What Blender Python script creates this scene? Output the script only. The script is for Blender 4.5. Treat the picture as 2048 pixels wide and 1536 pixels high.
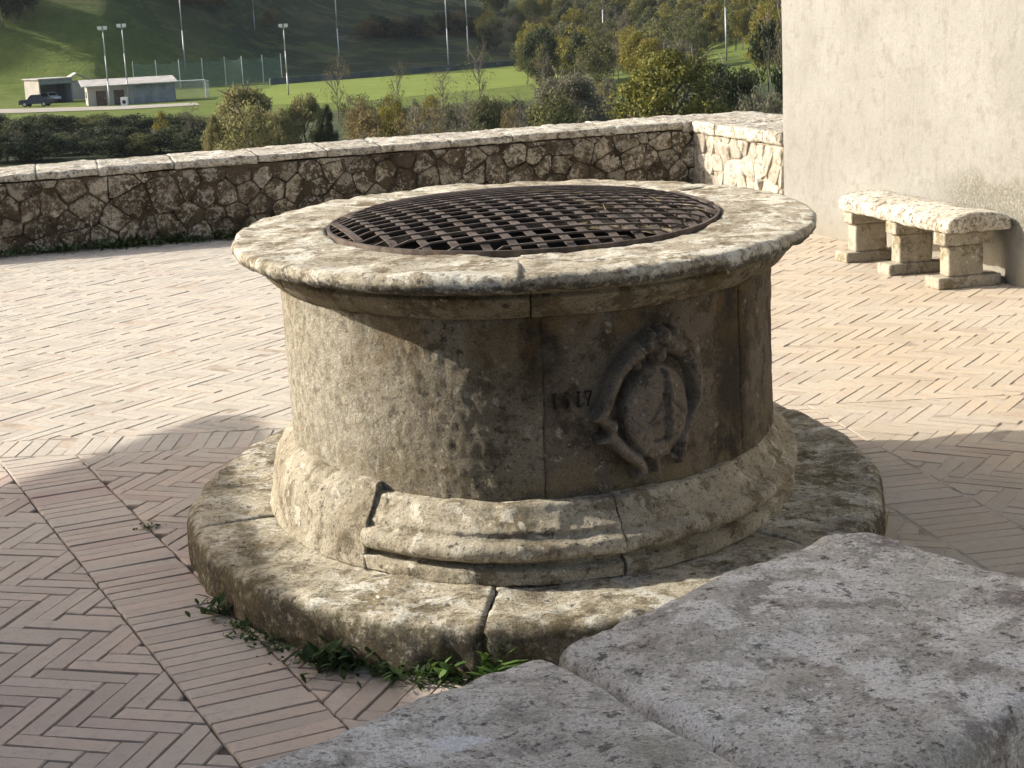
import bpy, math, random
import numpy as np
from mathutils import Vector, Matrix
random.seed(7); RNG = np.random.default_rng(11)
for o in list(bpy.data.objects): bpy.data.objects.remove(o)
scn = bpy.context.scene
COL = scn.collection
rad = math.radians

# ------------------------------------------------------------------ camera
FPX = 3438.0; PITCH = 0.21472; ROLL = 0.04847; YAW = -0.01109
CAM = np.array([0.0, -5.5606, 1.6591])
_f = np.array([math.sin(YAW)*math.cos(PITCH), math.cos(YAW)*math.cos(PITCH), -math.sin(PITCH)])
_r = np.array([math.cos(YAW), -math.sin(YAW), 0.0]); _u = np.cross(_r, _f)
RGT = math.cos(ROLL)*_r - math.sin(ROLL)*_u; UP = math.sin(ROLL)*_r + math.cos(ROLL)*_u; FWD = _f
cd = bpy.data.cameras.new('camera'); cam = bpy.data.objects.new('camera', cd); COL.objects.link(cam)
cd.sensor_width = 36.0; cd.lens = FPX/2048*36.0; cd.clip_start = 0.05; cd.clip_end = 3000
m = Matrix.Identity(4)
for i in range(3):
    m[i][0] = RGT[i]; m[i][1] = UP[i]; m[i][2] = -FWD[i]; m[i][3] = CAM[i]
cam.matrix_world = m; scn.camera = cam
scn.render.resolution_x = 1024; scn.render.resolution_y = 768

# ------------------------------------------------------------------ light
TH = rad(14.9); E1 = np.array([math.cos(TH), math.sin(TH), 0]); E2 = np.array([-math.sin(TH), math.cos(TH), 0])
SUN_A, SUN_B, SUN_Z = 1.0, -0.52, -0.58          # direction the light travels, in site axes
sd = E1*SUN_A + E2*SUN_B + np.array([0, 0, SUN_Z]); sd /= np.linalg.norm(sd)
sl = bpy.data.lights.new('sun', 'SUN'); sl.energy = 3.7; sl.angle = rad(0.45); sl.color = (1.0, 0.93, 0.81)
so = bpy.data.objects.new('sun', sl); COL.objects.link(so)
so.rotation_euler = Vector(sd).to_track_quat('-Z', 'Y').to_euler(); so.location = (-20, 10, 20)
w = bpy.data.worlds.new('World'); scn.world = w; w.use_nodes = True
wn = w.node_tree; bg = wn.nodes['Background']
sky = wn.nodes.new('ShaderNodeTexSky'); sky.sky_type = 'NISHITA'; sky.sun_disc = False
sky.sun_elevation = math.asin(-sd[2]); sky.sun_rotation = math.atan2(-sd[0], -sd[1])
sky.altitude = 100; sky.dust_density = 5.0; sky.ozone_density = 0.8
wn.links.new(sky.outputs[0], bg.inputs[0]); bg.inputs[1].default_value = 0.115
scn.view_settings.view_transform = 'Standard'; scn.view_settings.look = 'None'
scn.view_settings.exposure = 1.0; scn.view_settings.gamma = 1.0
scn.view_settings.use_curve_mapping = False
scn.render.engine = 'CYCLES'

# ------------------------------------------------------------------ geometry helpers
def W(a, b, z=0.0): return E1*a + E2*b + np.array([0, 0, z])
def ray(px, py):
    return FWD + RGT*((px-1024)/FPX) + UP*((768-py)/FPX)
def onz(px, py, z):
    d = ray(px, py); return CAM + d*((z-CAM[2])/d[2])
def proj(P):
    d = np.atleast_2d(P) - CAM; z = d@FWD
    return np.stack([1024+FPX*(d@RGT)/z, 768-FPX*(d@UP)/z], -1)
def site(P): return np.array([P@E1, P@E2, P[2]])

def _hash(ix, iy, iz, seed):
    h = (ix*374761393 + iy*668265263 + iz*2147483647 + seed*974711) & 0xFFFFFFFF
    h = ((h ^ (h >> 13))*1274126177) & 0xFFFFFFFF
    return ((h ^ (h >> 16)) & 0xFFFF)/65535.0
def vnoise(P, s, seed=0):
    Q = np.asarray(P, float)*s; I = np.floor(Q).astype(np.int64); F = Q-I; F = F*F*(3-2*F)
    r = 0
    for dx in (0, 1):
        for dy in (0, 1):
            for dz in (0, 1):
                wgt = (F[:, 0] if dx else 1-F[:, 0])*(F[:, 1] if dy else 1-F[:, 1])*(F[:, 2] if dz else 1-F[:, 2])
                r = r + wgt*_hash(I[:, 0]+dx, I[:, 1]+dy, I[:, 2]+dz, seed)
    return r*2-1
def fbm(P, s, o=3, seed=0):
    r = 0; a = 1.0
    for i in range(o): r = r + a*vnoise(P, s*(2.03**i), seed+i*17); a *= .5
    return r

def tag(o, label=None, cat=None, group=None, kind=None):
    if label: o['label'] = label
    if cat: o['category'] = cat
    if group: o['group'] = group
    if kind: o['kind'] = kind
    return o
def thing(name, label, cat, loc=(0, 0, 0), group=None, rz=0.0):
    o = bpy.data.objects.new(name, None); COL.objects.link(o); o.empty_display_size = .1
    o.location = Vector(loc); o.rotation_euler = (0, 0, rz)
    return tag(o, label, cat, group)
def mk(name, V, F, mat=None, smooth=False):
    me = bpy.data.meshes.new(name)
    V = np.asarray(V, float)
    if isinstance(F, np.ndarray) and F.ndim == 2:
        n = len(F); k = F.shape[1]
        me.vertices.add(len(V)); me.vertices.foreach_set('co', V.astype(np.float32).ravel())
        me.loops.add(n*k); me.loops.foreach_set('vertex_index', F.astype(np.int32).ravel())
        me.polygons.add(n); me.polygons.foreach_set('loop_start', np.arange(0, n*k, k, dtype=np.int32))
        me.update(calc_edges=True)
    else:
        me.from_pydata([tuple(v) for v in V], [], [tuple(int(i) for i in f) for f in F])
    if mat: me.materials.append(mat)
    if smooth: me.polygons.foreach_set('use_smooth', np.ones(len(me.polygons), bool))
    me.update(); return me
def ob(name, me, parent=None, loc=None, rz=0.0):
    o = bpy.data.objects.new(name, me); COL.objects.link(o)
    if parent: o.parent = parent
    if loc is not None: o.location = Vector(loc)
    o.rotation_euler = (0, 0, rz); return o
def wob(name, V, F, mat, parent, smooth=True, origin=None):
    """mesh given in world coordinates, hung under an unrotated empty (or its own origin)"""
    V = np.asarray(V, float)
    base = np.array(parent.location) if parent else np.zeros(3)
    if parent is not None and parent.parent is not None: base = base + np.array(parent.parent.location)
    og = V.mean(0) if origin is None else np.asarray(origin, float)
    return ob(name, mk(name, V-og, F, mat, smooth), parent, og-base)

_lat = {}
def lattice(nx, ny, nz):
    key = (nx, ny, nz)
    if key in _lat: return _lat[key]
    I, J, K = np.meshgrid(range(nx+1), range(ny+1), range(nz+1), indexing='ij')
    s = (I == 0) | (I == nx) | (J == 0) | (J == ny) | (K == 0) | (K == nz)
    idx = -np.ones(I.shape, int); idx[s] = np.arange(s.sum())
    U = np.stack([I[s]/nx, J[s]/ny, K[s]/nz], -1)
    fs = []
    def q(a, flip):
        f = np.stack([a[:-1, :-1], a[1:, :-1], a[1:, 1:], a[:-1, 1:]], -1).reshape(-1, 4)
        fs.append(f[:, ::-1] if flip else f)
    q(idx[:, :, 0], True); q(idx[:, :, -1], False); q(idx[:, 0, :], False); q(idx[:, -1, :], True); q(idx[0], True); q(idx[-1], False)
    _lat[key] = (U, np.concatenate(fs)); return _lat[key]
def rbox(size, res, r, rx=None):
    """rounded box, corner at the origin; rx rounds the two ends along x less; returns verts, quads"""
    size = np.array(size, float); n = [max(2, int(round(s/res))) for s in size]
    U, F = lattice(*n); P = U*size
    # pull lattice lines in towards the edges so that the rounding has vertices
    if rx is not None:
        c = np.clip(P, (0, r, r), size-np.array([0, r, r])); d = P-c; l = np.linalg.norm(d, axis=1, keepdims=True)
        P = np.where(l > 1e-9, c+d/np.maximum(l, 1e-9)*np.minimum(l, r), P)
        e = (U[:, 0] < 1e-6) | (U[:, 0] > 1-1e-6); ce = size[1:]/2
        P[e, 1:] = ce+(P[e, 1:]-ce)*(1-rx/np.maximum(np.abs(P[e, 1:]-ce).max(1, keepdims=True), .01)); return P, F
    c = np.clip(P, r, size-r); d = P-c; l = np.linalg.norm(d, axis=1, keepdims=True)
    P = np.where(l > 1e-9, c+d/np.maximum(l, 1e-9)*np.minimum(l, r), P)
    return P, F
def vnormals(V, F):
    n = np.zeros_like(V); a = V[F[:, 0]]; b = V[F[:, 1]]; c = V[F[:, 2]]; d = V[F[:, 3]]
    fn = np.cross(c-a, d-b)
    for k in range(4): np.add.at(n, F[:, k], fn)
    return n/np.maximum(np.linalg.norm(n, axis=1, keepdims=True), 1e-12)
def rough(V, F, amps, seed=0):
    """displace along normals: amps = [(scale, amplitude, octaves)]"""
    N = vnormals(V, F); d = 0
    for i, (s, a, o) in enumerate(amps): d = d + a*fbm(V, s, o, seed+31*i)
    return V + N*d[:, None]
class MB:
    def __init__(s): s.V = []; s.F = []; s.n = 0
    def add(s, V, F):
        V = np.asarray(V, float); s.V.append(V); s.F += [tuple(int(i)+s.n for i in f) for f in F]; s.n += len(V)
    def box(s, lo, hi, T=None):
        x0, y0, z0 = lo; x1, y1, z1 = hi
        V = np.array([(x0,y0,z0),(x1,y0,z0),(x1,y1,z0),(x0,y1,z0),(x0,y0,z1),(x1,y0,z1),(x1,y1,z1),(x0,y1,z1)], float)
        if T: V = np.array([T(*v) for v in V])
        s.add(V, [(3,2,1,0),(4,5,6,7),(0,1,5,4),(1,2,6,5),(2,3,7,6),(3,0,4,7)])
    def tube(s, A, B, ra, rb, k=6):
        A = np.asarray(A, float); B = np.asarray(B, float); d = B-A; d = d/max(np.linalg.norm(d), 1e-9)
        x = np.cross(d, (0, 0, 1.0) if abs(d[2]) < .9 else (1.0, 0, 0)); x /= np.linalg.norm(x); y = np.cross(d, x)
        t = np.arange(k)*2*math.pi/k; c = np.outer(np.cos(t), x)+np.outer(np.sin(t), y)
        s.add(np.vstack([A+c*ra, B+c*rb]), [(i, (i+1) % k, (i+1) % k+k, i+k) for i in range(k)]+[tuple(range(k))[::-1], tuple(range(k, 2*k))])
    def prism(s, pts, z0, z1, T=None):
        n = len(pts); V = np.array([(x, y, z0) for x, y in pts]+[(x, y, z1) for x, y in pts], float)
        if T: V = np.array([T(*v) for v in V])
        s.add(V, [tuple(range(n))[::-1], tuple(range(n, 2*n))]+[(i, (i+1) % n, (i+1) % n+n, i+n) for i in range(n)])
    def obj(s, name, mat, parent=None, smooth=False, loc=None): return ob(name, mk(name, np.vstack(s.V), s.F, mat, smooth), parent, loc)

# ------------------------------------------------------------------ material helpers
class NT:
    def __init__(s, name):
        s.m = bpy.data.materials.new(name); s.m.use_nodes = True; s.t = s.m.node_tree
        s.b = s.t.nodes['Principled BSDF']; s.out = s.t.nodes['Material Output']
        s.b.inputs['Roughness'].default_value = .9; s.b.inputs['Specular IOR Level'].default_value = .25
        s._co = None
    def put(s, sock, v):
        if isinstance(v, bpy.types.NodeSocket): s.t.links.new(v, sock)
        elif v is not None:
            if sock.type == 'RGBA' and len(v) == 3: v = (*v, 1)
            sock.default_value = v
    def n(s, kind, ins=(), out=0, **kw):
        nd = s.t.nodes.new('ShaderNode'+kind)
        for k, v in kw.items(): setattr(nd, k, v)
        for k, v in (ins.items() if isinstance(ins, dict) else enumerate(ins)): s.put(nd.inputs[k], v)
        return nd.outputs[out]
    def co(s):
        if s._co is None:
            tc = s.n('TexCoord', out='Object')
            oi = s.t.nodes.new('ShaderNodeObjectInfo')
            s._rand = oi.outputs['Random']; s._loc = oi.outputs['Location']
            s._co = s.n('VectorMath', {0: tc, 1: s._loc}, operation='ADD')
        return s._co
    def rand(s): s.co(); return s._rand
    def noise(s, scale, det=4, rough=.6, co=None, dist=0.0):
        return s.n('TexNoise', {'Vector': co or s.co(), 'Scale': scale, 'Detail': det, 'Roughness': rough, 'Distortion': dist})
    def ramp(s, v, lo, hi, a=0.0, b=1.0):
        return s.n('MapRange', {'Value': v, 'From Min': lo, 'From Max': hi, 'To Min': a, 'To Max': b}, interpolation_type='SMOOTHSTEP')
    def math(s, op, a, b=None): return s.n('Math', [a, b] if b is not None else [a], operation=op)
    def mix(s, f, a, b, mode='MIX'):
        nd = s.t.nodes.new('ShaderNodeMix'); nd.data_type = 'RGBA'; nd.blend_type = mode
        s.put(nd.inputs[0], f); s.put(nd.inputs[6], a); s.put(nd.inputs[7], b); return nd.outputs[2]
    def spots(s, scale, r0, r1, keep, warp=.25, co=None):
        """round-ish patches of irregular outline (lichen colonies)"""
        c = co or s.co()
        nz = s.n('TexNoise', {'Vector': c, 'Scale': scale*1.7, 'Detail': 4, 'Roughness': .65}, out=1)
        c2 = s.n('VectorMath', {0: c, 1: s.n('VectorMath', {0: nz, 'Scale': warp/scale*2}, operation='SCALE')}, operation='ADD')
        v = s.t.nodes.new('ShaderNodeTexVoronoi'); s.put(v.inputs['Vector'], c2); v.inputs['Scale'].default_value = scale
        k = s.n('SeparateColor', [v.outputs['Color']])
        k = s.math('GREATER_THAN', k, 1-keep)
        return s.math('MULTIPLY', s.ramp(v.outputs['Distance'], r1, r0), k)
    def bump(s, h, dist, strength=1.0, prev=None):
        return s.n('Bump', {'Height': h, 'Distance': dist, 'Strength': strength, 'Normal': prev})
    def done(s, col, nrm=None, rough=None):
        s.put(s.b.inputs['Base Color'], col)
        if nrm is not None: s.put(s.b.inputs['Normal'], nrm)
        if rough is not None: s.put(s.b.inputs['Roughness'], rough)
        return s.m

def thr(cov): return float(np.interp(cov, [.02, .1, .2, .3, .5, .7, .9], [.74, .65, .60, .56, .50, .44, .35]))
def stone_mat(name, mid, light, dark, lich=(.62, .60, .53), lamt=.3, lscale=14, brown=None, bamt=.3, black=(.045, .04, .034), kamt=.2, kscale=30,
              grit=1.0, var=.25, extra=None, bscale=1.0, wash=1.0):
    """weathered stone: crisp-edged blotches of dark crust, brown stain and pale lichen over a mottled ground"""
    s = NT(name)
    def blot(scale, cov, soft=.03, det=9, rg=.68, off=0.0):
        co = s.co() if not off else s.n('VectorMath', {0: s.co(), 1: (off, off*1.7, -off)}, operation='ADD')
        t_ = thr(cov); return s.ramp(s.noise(scale, det, rg, co=co), t_-soft, t_+soft)
    c = s.mix(blot(4.5, .5, .09), mid, light)
    c = s.mix(s.math('MULTIPLY', blot(10, .34, .045, 10, .74, 3.1), .8*wash), c, dark)
    if brown: c = s.mix(s.math('MULTIPLY', blot(5.5, bamt, .05, 10, .72, 7.7), .85), c, brown)
    if lamt:
        lm = s.math('MAXIMUM', blot(lscale, lamt*.75, .025, 8, .62, 12.3), s.math('MULTIPLY', s.spots(lscale*1.1, .16, .27, lamt, .45), blot(70, .75, .05, 3, .7)))
        lm = s.math('MAXIMUM', lm, s.math('MULTIPLY', s.spots(lscale*3.1, .18, .32, lamt*.7, .5), .9))
        lm = s.math('MULTIPLY', lm, blot(2.4, .72, .10, 3, .5, 21.0))
        c = s.mix(s.math('MULTIPLY', lm, .85), c, lich)
    if kamt:
        k = s.math('MAXIMUM', blot(kscale, kamt*.7, .03, 7, .7, 31.0), s.math('MULTIPLY', blot(kscale*3.2, kamt, .04, 5, .7, 5.0), .75))
        c = s.mix(s.math('MULTIPLY', k, .8), c, black)
    if extra: c = extra(s, c)
    c = s.mix(1.0, c, s.n('CombineColor', [s.ramp(s.noise(210, 4, .75), .30, .70, .68, 1.25)]*3), 'MULTIPLY')
    v = s.ramp(s.rand(), 0, 1, 1-var, 1+var*.5)
    c = s.mix(1.0, c, s.n('CombineColor', [v, v, v]), 'MULTIPLY')
    h = s.math('ADD', s.math('MULTIPLY', s.noise(190*bscale, 4, .75), .45), s.noise(48*bscale, 8, .72))
    return s.done(c, s.bump(h, .011*grit, .9), .93)

def plain(name, col, rough=.8, var=.12, scale=4.0, metal=0.0, bump=0.0):
    s = NT(name); n = s.noise(scale, 5, .65)
    k = s.ramp(n, .3, .7, 1-var, 1+var)
    c = s.mix(1.0, (*col, 1), s.n('CombineColor', [k, k, k]), 'MULTIPLY')
    s.b.inputs['Metallic'].default_value = metal
    return s.done(c, s.bump(s.noise(scale*12, 4, .7), bump) if bump else None, rough)

# ------------------------------------------------------------------ materials of the place
M_WELL = stone_mat('weathered_well_stone', (.38,.335,.25), (.50,.455,.355), (.17,.14,.09), lich=(.66,.625,.52), lamt=.30, lscale=14, kamt=.22, kscale=26, var=.12)
def rim_extra(s, c):
    # black lichen crust on the rounded lower lip of the slabs
    z = s.n('SeparateXYZ', [s.co()], out=2)
    m_ = s.math('MULTIPLY', s.ramp(s.math('ADD', z, s.math('MULTIPLY', s.math('SUBTRACT', s.noise(16, 8, .74), .5), .05)), .975, .962), s.ramp(s.noise(40, 6, .75), .38, .50, .3, 1))
    return s.mix(s.math('MULTIPLY', m_, .85), c, (.045, .038, .028))
M_RIM = stone_mat('lichened_rim_stone', (.39,.345,.26), (.52,.475,.375), (.165,.135,.088), lich=(.72,.695,.60), lamt=.55, lscale=10, kamt=.22, kscale=18, brown=(.21,.165,.10), bamt=.30, var=.1, extra=rim_extra)
def step_extra(s, c):
    # the upright side of the step has moss and lichen crust, its shade darkened into the colour too
    z = s.n('SeparateXYZ', [s.co()], out=2); n = s.noise(9, 8, .72)
    m_ = s.math('MULTIPLY', s.ramp(s.math('ADD', z, s.math('MULTIPLY', s.math('SUBTRACT', n, .5), .10)), .152, .118), s.ramp(s.noise(30, 6, .75), .36, .50, .35, 1.0))
    c = s.mix(s.math('MULTIPLY', m_, .85), c, s.mix(s.ramp(s.noise(7, 6, .7), .42, .58), (.028, .023, .014), (.085, .07, .034)))
    return c
M_BASE = stone_mat('lichened_step_stone', (.46,.41,.305), (.57,.52,.405), (.22,.185,.125), lich=(.76,.74,.655), lamt=.46, lscale=12, kamt=.26, kscale=22, brown=(.20,.16,.085), bamt=.26, grit=1.3, extra=step_extra, var=.12)
def drum_extra(s, c):
    # dark water stains running down from the vertical joints, ochre damp at top and foot
    x = s.n('SeparateXYZ', [s.co()], out=0); z = s.n('SeparateXYZ', [s.co()], out=2)
    nz = s.noise(8, 8, .74)
    for xc, wd, z0, amt in ((.03, .07, .52, .9), (.585, .08, .2, .85), (.31, .15, .66, .6)):
        d = s.math('ABSOLUTE', s.math('SUBTRACT', s.math('ADD', x, s.math('MULTIPLY', s.math('SUBTRACT', nz, .5), .2)), xc))
        mk_ = s.math('MULTIPLY', s.ramp(d, wd, wd*.35), s.ramp(s.math('ADD', z, s.math('MULTIPLY', s.math('SUBTRACT', nz, .5), .6)), z0, z0+.25))
        c = s.mix(s.math('MULTIPLY', mk_, amt), c, (.03, .025, .018))
    pale = s.math('MULTIPLY', s.ramp(s.math('ADD', x, s.math('MULTIPLY', s.math('SUBTRACT', nz, .5), .25)), -.26, -.60), .85)  # left flank paler: brightness of the sunlit side painted into the stone
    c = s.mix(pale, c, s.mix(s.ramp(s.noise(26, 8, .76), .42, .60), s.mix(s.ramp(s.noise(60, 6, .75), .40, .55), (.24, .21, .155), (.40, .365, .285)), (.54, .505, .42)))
    o = s.math('MULTIPLY', s.ramp(s.noise(6, 8, .72), .46, .58), s.ramp(z, .62, .82))
    c = s.mix(s.math('MULTIPLY', o, .6), c, (.18, .12, .05))
    o2 = s.math('MULTIPLY', s.ramp(s.noise(9, 8, .72), .46, .58), s.ramp(z, .52, .36))
    return s.mix(s.math('MULTIPLY', o2, .6), c, (.21, .165, .085))
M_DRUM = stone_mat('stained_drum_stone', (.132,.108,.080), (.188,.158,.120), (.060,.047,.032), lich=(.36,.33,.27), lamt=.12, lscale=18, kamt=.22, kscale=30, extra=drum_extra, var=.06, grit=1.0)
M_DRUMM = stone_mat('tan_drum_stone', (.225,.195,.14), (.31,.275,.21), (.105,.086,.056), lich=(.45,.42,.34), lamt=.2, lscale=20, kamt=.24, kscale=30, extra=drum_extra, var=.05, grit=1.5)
M_ARMS = stone_mat('carved_arms_stone', (.185,.155,.12), (.245,.21,.165), (.09,.073,.052), lich=(.36,.33,.27), lamt=.1, lscale=22, kamt=.18, kscale=34, var=.04, grit=.9)
M_CORN = stone_mat('cornice_stone', (.235,.20,.13), (.32,.28,.20), (.11,.085,.05), lamt=.1, kamt=.22, kscale=34, var=.15, brown=(.15,.105,.05), bamt=.25)
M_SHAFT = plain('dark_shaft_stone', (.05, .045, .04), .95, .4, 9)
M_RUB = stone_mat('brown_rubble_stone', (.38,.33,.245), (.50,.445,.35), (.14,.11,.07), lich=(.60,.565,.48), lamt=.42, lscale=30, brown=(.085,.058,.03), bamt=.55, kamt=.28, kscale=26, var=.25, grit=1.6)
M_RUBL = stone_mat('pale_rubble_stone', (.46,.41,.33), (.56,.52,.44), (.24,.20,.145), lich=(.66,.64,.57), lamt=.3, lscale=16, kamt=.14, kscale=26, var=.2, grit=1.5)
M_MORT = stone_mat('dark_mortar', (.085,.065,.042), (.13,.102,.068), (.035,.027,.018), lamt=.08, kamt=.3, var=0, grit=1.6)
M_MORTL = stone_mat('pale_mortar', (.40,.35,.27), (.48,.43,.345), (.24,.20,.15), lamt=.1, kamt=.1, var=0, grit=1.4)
M_COPE = stone_mat('coping_stone', (.47,.43,.35), (.58,.54,.455), (.22,.185,.13), lich=(.72,.70,.63), lamt=.5, lscale=11, kamt=.30, kscale=15, brown=(.13,.09,.045), bamt=.20, var=.12)
def fg_extra(s, c):
    p = s.math('MULTIPLY', s.spots(5, .22, .46, .30, .5), s.ramp(s.noise(40, 6, .75), .40, .52))
    c = s.mix(s.math('MULTIPLY', p, .75), c, (.20, .16, .145))
    g = s.math('MULTIPLY', s.ramp(s.noise(5, 8, .72), .54, .60), .5)
    c = s.mix(g, c, (.40, .39, .32))
    # one chalky white smear near the joint of the slabs
    xy = onz(905, 1482, .62); d = s.n('VectorMath', {0: s.n('VectorMath', {0: s.co(), 1: tuple(-xy)}, operation='ADD'), 1: (1, 1.6, .3)}, operation='MULTIPLY')
    r_ = s.math('ADD', s.n('VectorMath', {0: d}, out=1, operation='LENGTH'), s.math('MULTIPLY', s.math('SUBTRACT', s.noise(22, 8, .75), .5), .16))
    return s.mix(s.math('MULTIPLY', s.ramp(r_, .062, .035), .85), c, (.80, .81, .82))
M_FG = stone_mat('grey_lichened_coping', (.58,.545,.48), (.68,.645,.58), (.31,.285,.245), lich=(.84,.815,.76), lamt=.55, lscale=9, brown=(.36,.30,.265), bamt=.24, kamt=.26, kscale=30, var=.04, grit=1.1, extra=fg_extra, wash=.9)
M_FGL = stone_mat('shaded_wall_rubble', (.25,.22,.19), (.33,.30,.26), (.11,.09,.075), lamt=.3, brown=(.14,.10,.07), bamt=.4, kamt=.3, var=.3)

def plaster():
    s = NT('cream_plaster')
    c = s.mix(s.ramp(s.noise(1.3, 6, .6), .35, .68), (.245, .241, .224), (.292, .289, .271))
    c = s.mix(s.ramp(s.noise(9, 9, .74), .50, .62, 0, .55), c, (.195, .185, .16))
    st = s.n('Mapping', {'Vector': s.co(), 'Scale': (9, 9, .7)})
    c = s.mix(s.ramp(s.noise(1.6, 5, .7, co=st), .55, .75, 0, .45), c, (.215, .208, .184))
    # grey-green damp patch in the plaster behind and above the bench seat
    z = s.n('SeparateXYZ', [s.co()], out=2)
    b = s.n('VectorMath', {0: s.co(), 1: tuple(E2)}, out=1, operation='DOT_PRODUCT')
    nz = s.noise(5, 6, .75)
    zz = s.math('ADD', z, s.math('MULTIPLY', s.math('SUBTRACT', nz, .5), .5))
    mb = s.ramp(s.math('ABSOLUTE', s.math('SUBTRACT', b, 3.15)), 1.05, .55)
    mz = s.math('MULTIPLY', s.ramp(zz, .66, .50), s.ramp(zz, .2, .36))
    mm = s.math('MULTIPLY', s.math('MULTIPLY', mb, mz), s.ramp(s.noise(55, 4, .8), .36, .56))
    c = s.mix(s.math('MULTIPLY', mm, .8), c, (.115, .108, .075))
    foot = s.math('MULTIPLY', s.ramp(s.math('ADD', z, s.math('MULTIPLY', s.math('SUBTRACT', nz, .5), .35)), .26, .0), .5)
    c = s.mix(foot, c, (.25, .22, .16))
    c = s.mix(s.ramp(s.noise(38, 8, .78), .48, .60, 0, .35), c, (.20, .195, .175))
    c = s.mix(s.ramp(s.noise(2.6, 7, .7, co=st), .56, .66, 0, .35), c, (.31, .31, .295))
    h = s.math('ADD', s.noise(45, 7, .75), s.math('MULTIPLY', s.noise(7, 4, .6), 1.5))
    return s.done(c, s.bump(h, .008, .8), .95)
M_PLAST = plaster()

def brick_mat():
    s = NT('worn_paving_brick')
    at = s.n('Attribute', out='Fac', attribute_name='tint', attribute_type='GEOMETRY')
    r = s.math('FRACT', s.math('ADD', at, s.math('MULTIPLY', s.rand(), 1.0)))
    r2 = s.math('FRACT', s.math('MULTIPLY', r, 7.31))
    c = s.mix(s.ramp(r, 0, 1), (.43, .40, .345), (.505, .475, .412))
    c = s.mix(s.ramp(r2, .55, 1.0, 0, .85), c, (.535, .475, .40))
    c = s.mix(s.ramp(r2, .12, 0, 0, .8), c, (.43, .355, .315))
    px_ = s.n('SeparateXYZ', [s.co()], out=0)
    py_ = s.n('SeparateXYZ', [s.co()], out=1)
    c = s.mix(s.math('MULTIPLY', s.ramp(py_, 1.25, .85), s.ramp(px_, .5, -.2)), c, s.mix(1.0, c, (.95, .868, .86), 'MULTIPLY'))  # near-left bricks redder and darker: tone of the shade mixed into their colour
    c = s.mix(s.ramp(s.math('ADD', px_, s.math('MULTIPLY', s.noise(.9, 4, .6), 1.2)), .6, 2.2, 0, .75), c, s.mix(1.0, c, (.90, .79, .655), 'MULTIPLY'))
    c = s.mix(s.ramp(s.noise(1.4, 5, .6), .38, .66, 0, .5), c, (.49, .455, .395))
    c = s.mix(s.ramp(s.noise(26, 8, .76), .50, .64, 0, .7), c, (.37, .32, .29))
    c = s.mix(s.ramp(s.noise(55, 5, .75), .60, .74, 0, .6), c, (.66, .61, .54))
    h = s.math('ADD', s.noise(60, 5, .7), s.math('MULTIPLY', s.noise(170, 3, .7), .5))
    return s.done(c, s.bump(h, .005, .7), .9)
M_BRICK = brick_mat()
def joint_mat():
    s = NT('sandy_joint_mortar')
    c = s.mix(s.ramp(s.noise(2.5, 5, .65), .4, .62), (.10, .085, .072), (.19, .16, .13))  # base kept dark: shade of the near-left paving put into the joint colour
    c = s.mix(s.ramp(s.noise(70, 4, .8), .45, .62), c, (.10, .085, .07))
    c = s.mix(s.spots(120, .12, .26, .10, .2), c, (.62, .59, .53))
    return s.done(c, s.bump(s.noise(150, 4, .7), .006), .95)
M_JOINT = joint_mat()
M_SAND = plain('pale_joint_sand', (.40, .34, .275), .95, .3, 7, bump=.003)

# ------------------------------------------------------------------ terrain beyond the terrace
def sstep(x, a, b):
    t = np.clip((x-a)/(b-a), 0, 1); return t*t*(3-2*t)
FLAT = -9.5
def y0hill(x): return np.interp(x, [-140, -75, -45, 0, 15, 40, 90], [292, 294, 330, 352, 352, 300, 270])
def H(x, y):
    x = np.asarray(x, float); y = np.asarray(y, float)
    z = -5 - 3*sstep(y, 10, 60) - 1.5*sstep(y, 55, 125)
    t = np.maximum(0, y-y0hill(x))
    P = np.stack([np.atleast_1d(x).ravel(), np.atleast_1d(y).ravel(), np.zeros(np.size(x))], -1)
    n = fbm(P*np.array([.6, 1.5, 1]), .028, 6, 5).reshape(np.shape(x))
    z = z + .21*t + .36*np.maximum(0, -x-8)*sstep(t, 0, 70) + n*3.0*sstep(t, 3, 45)
    z = z + .12*np.maximum(0, x-15)*sstep(y, 120, 300)
    return z
def hit(px, py):
    d = ray(px, py); d = d/np.linalg.norm(d); t = np.arange(40, 900, .5)
    P = CAM+np.outer(t, d); below = np.where(P[:, 2] < H(P[:, 0], P[:, 1]))[0]
    p = P[below[0]] if len(below) else P[-1]; return np.array([p[0], p[1], float(H(p[0], p[1]))])
ys = np.concatenate([np.arange(-120, 120, 8), np.arange(120, 290, 5), np.arange(290, 520, 2.2), np.arange(520, 1400, 25)])
xs = np.concatenate([np.arange(-620, -150, 16), np.arange(-150, 130, 2.2), np.arange(130, 620, 16)])
X, Y = np.meshgrid(xs, ys, indexing='ij'); Z = H(X, Y)
idx = np.arange(X.size).reshape(X.shape)
Fq = np.stack([idx[:-1, :-1], idx[1:, :-1], idx[1:, 1:], idx[:-1, 1:]], -1).reshape(-1, 4)
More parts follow.
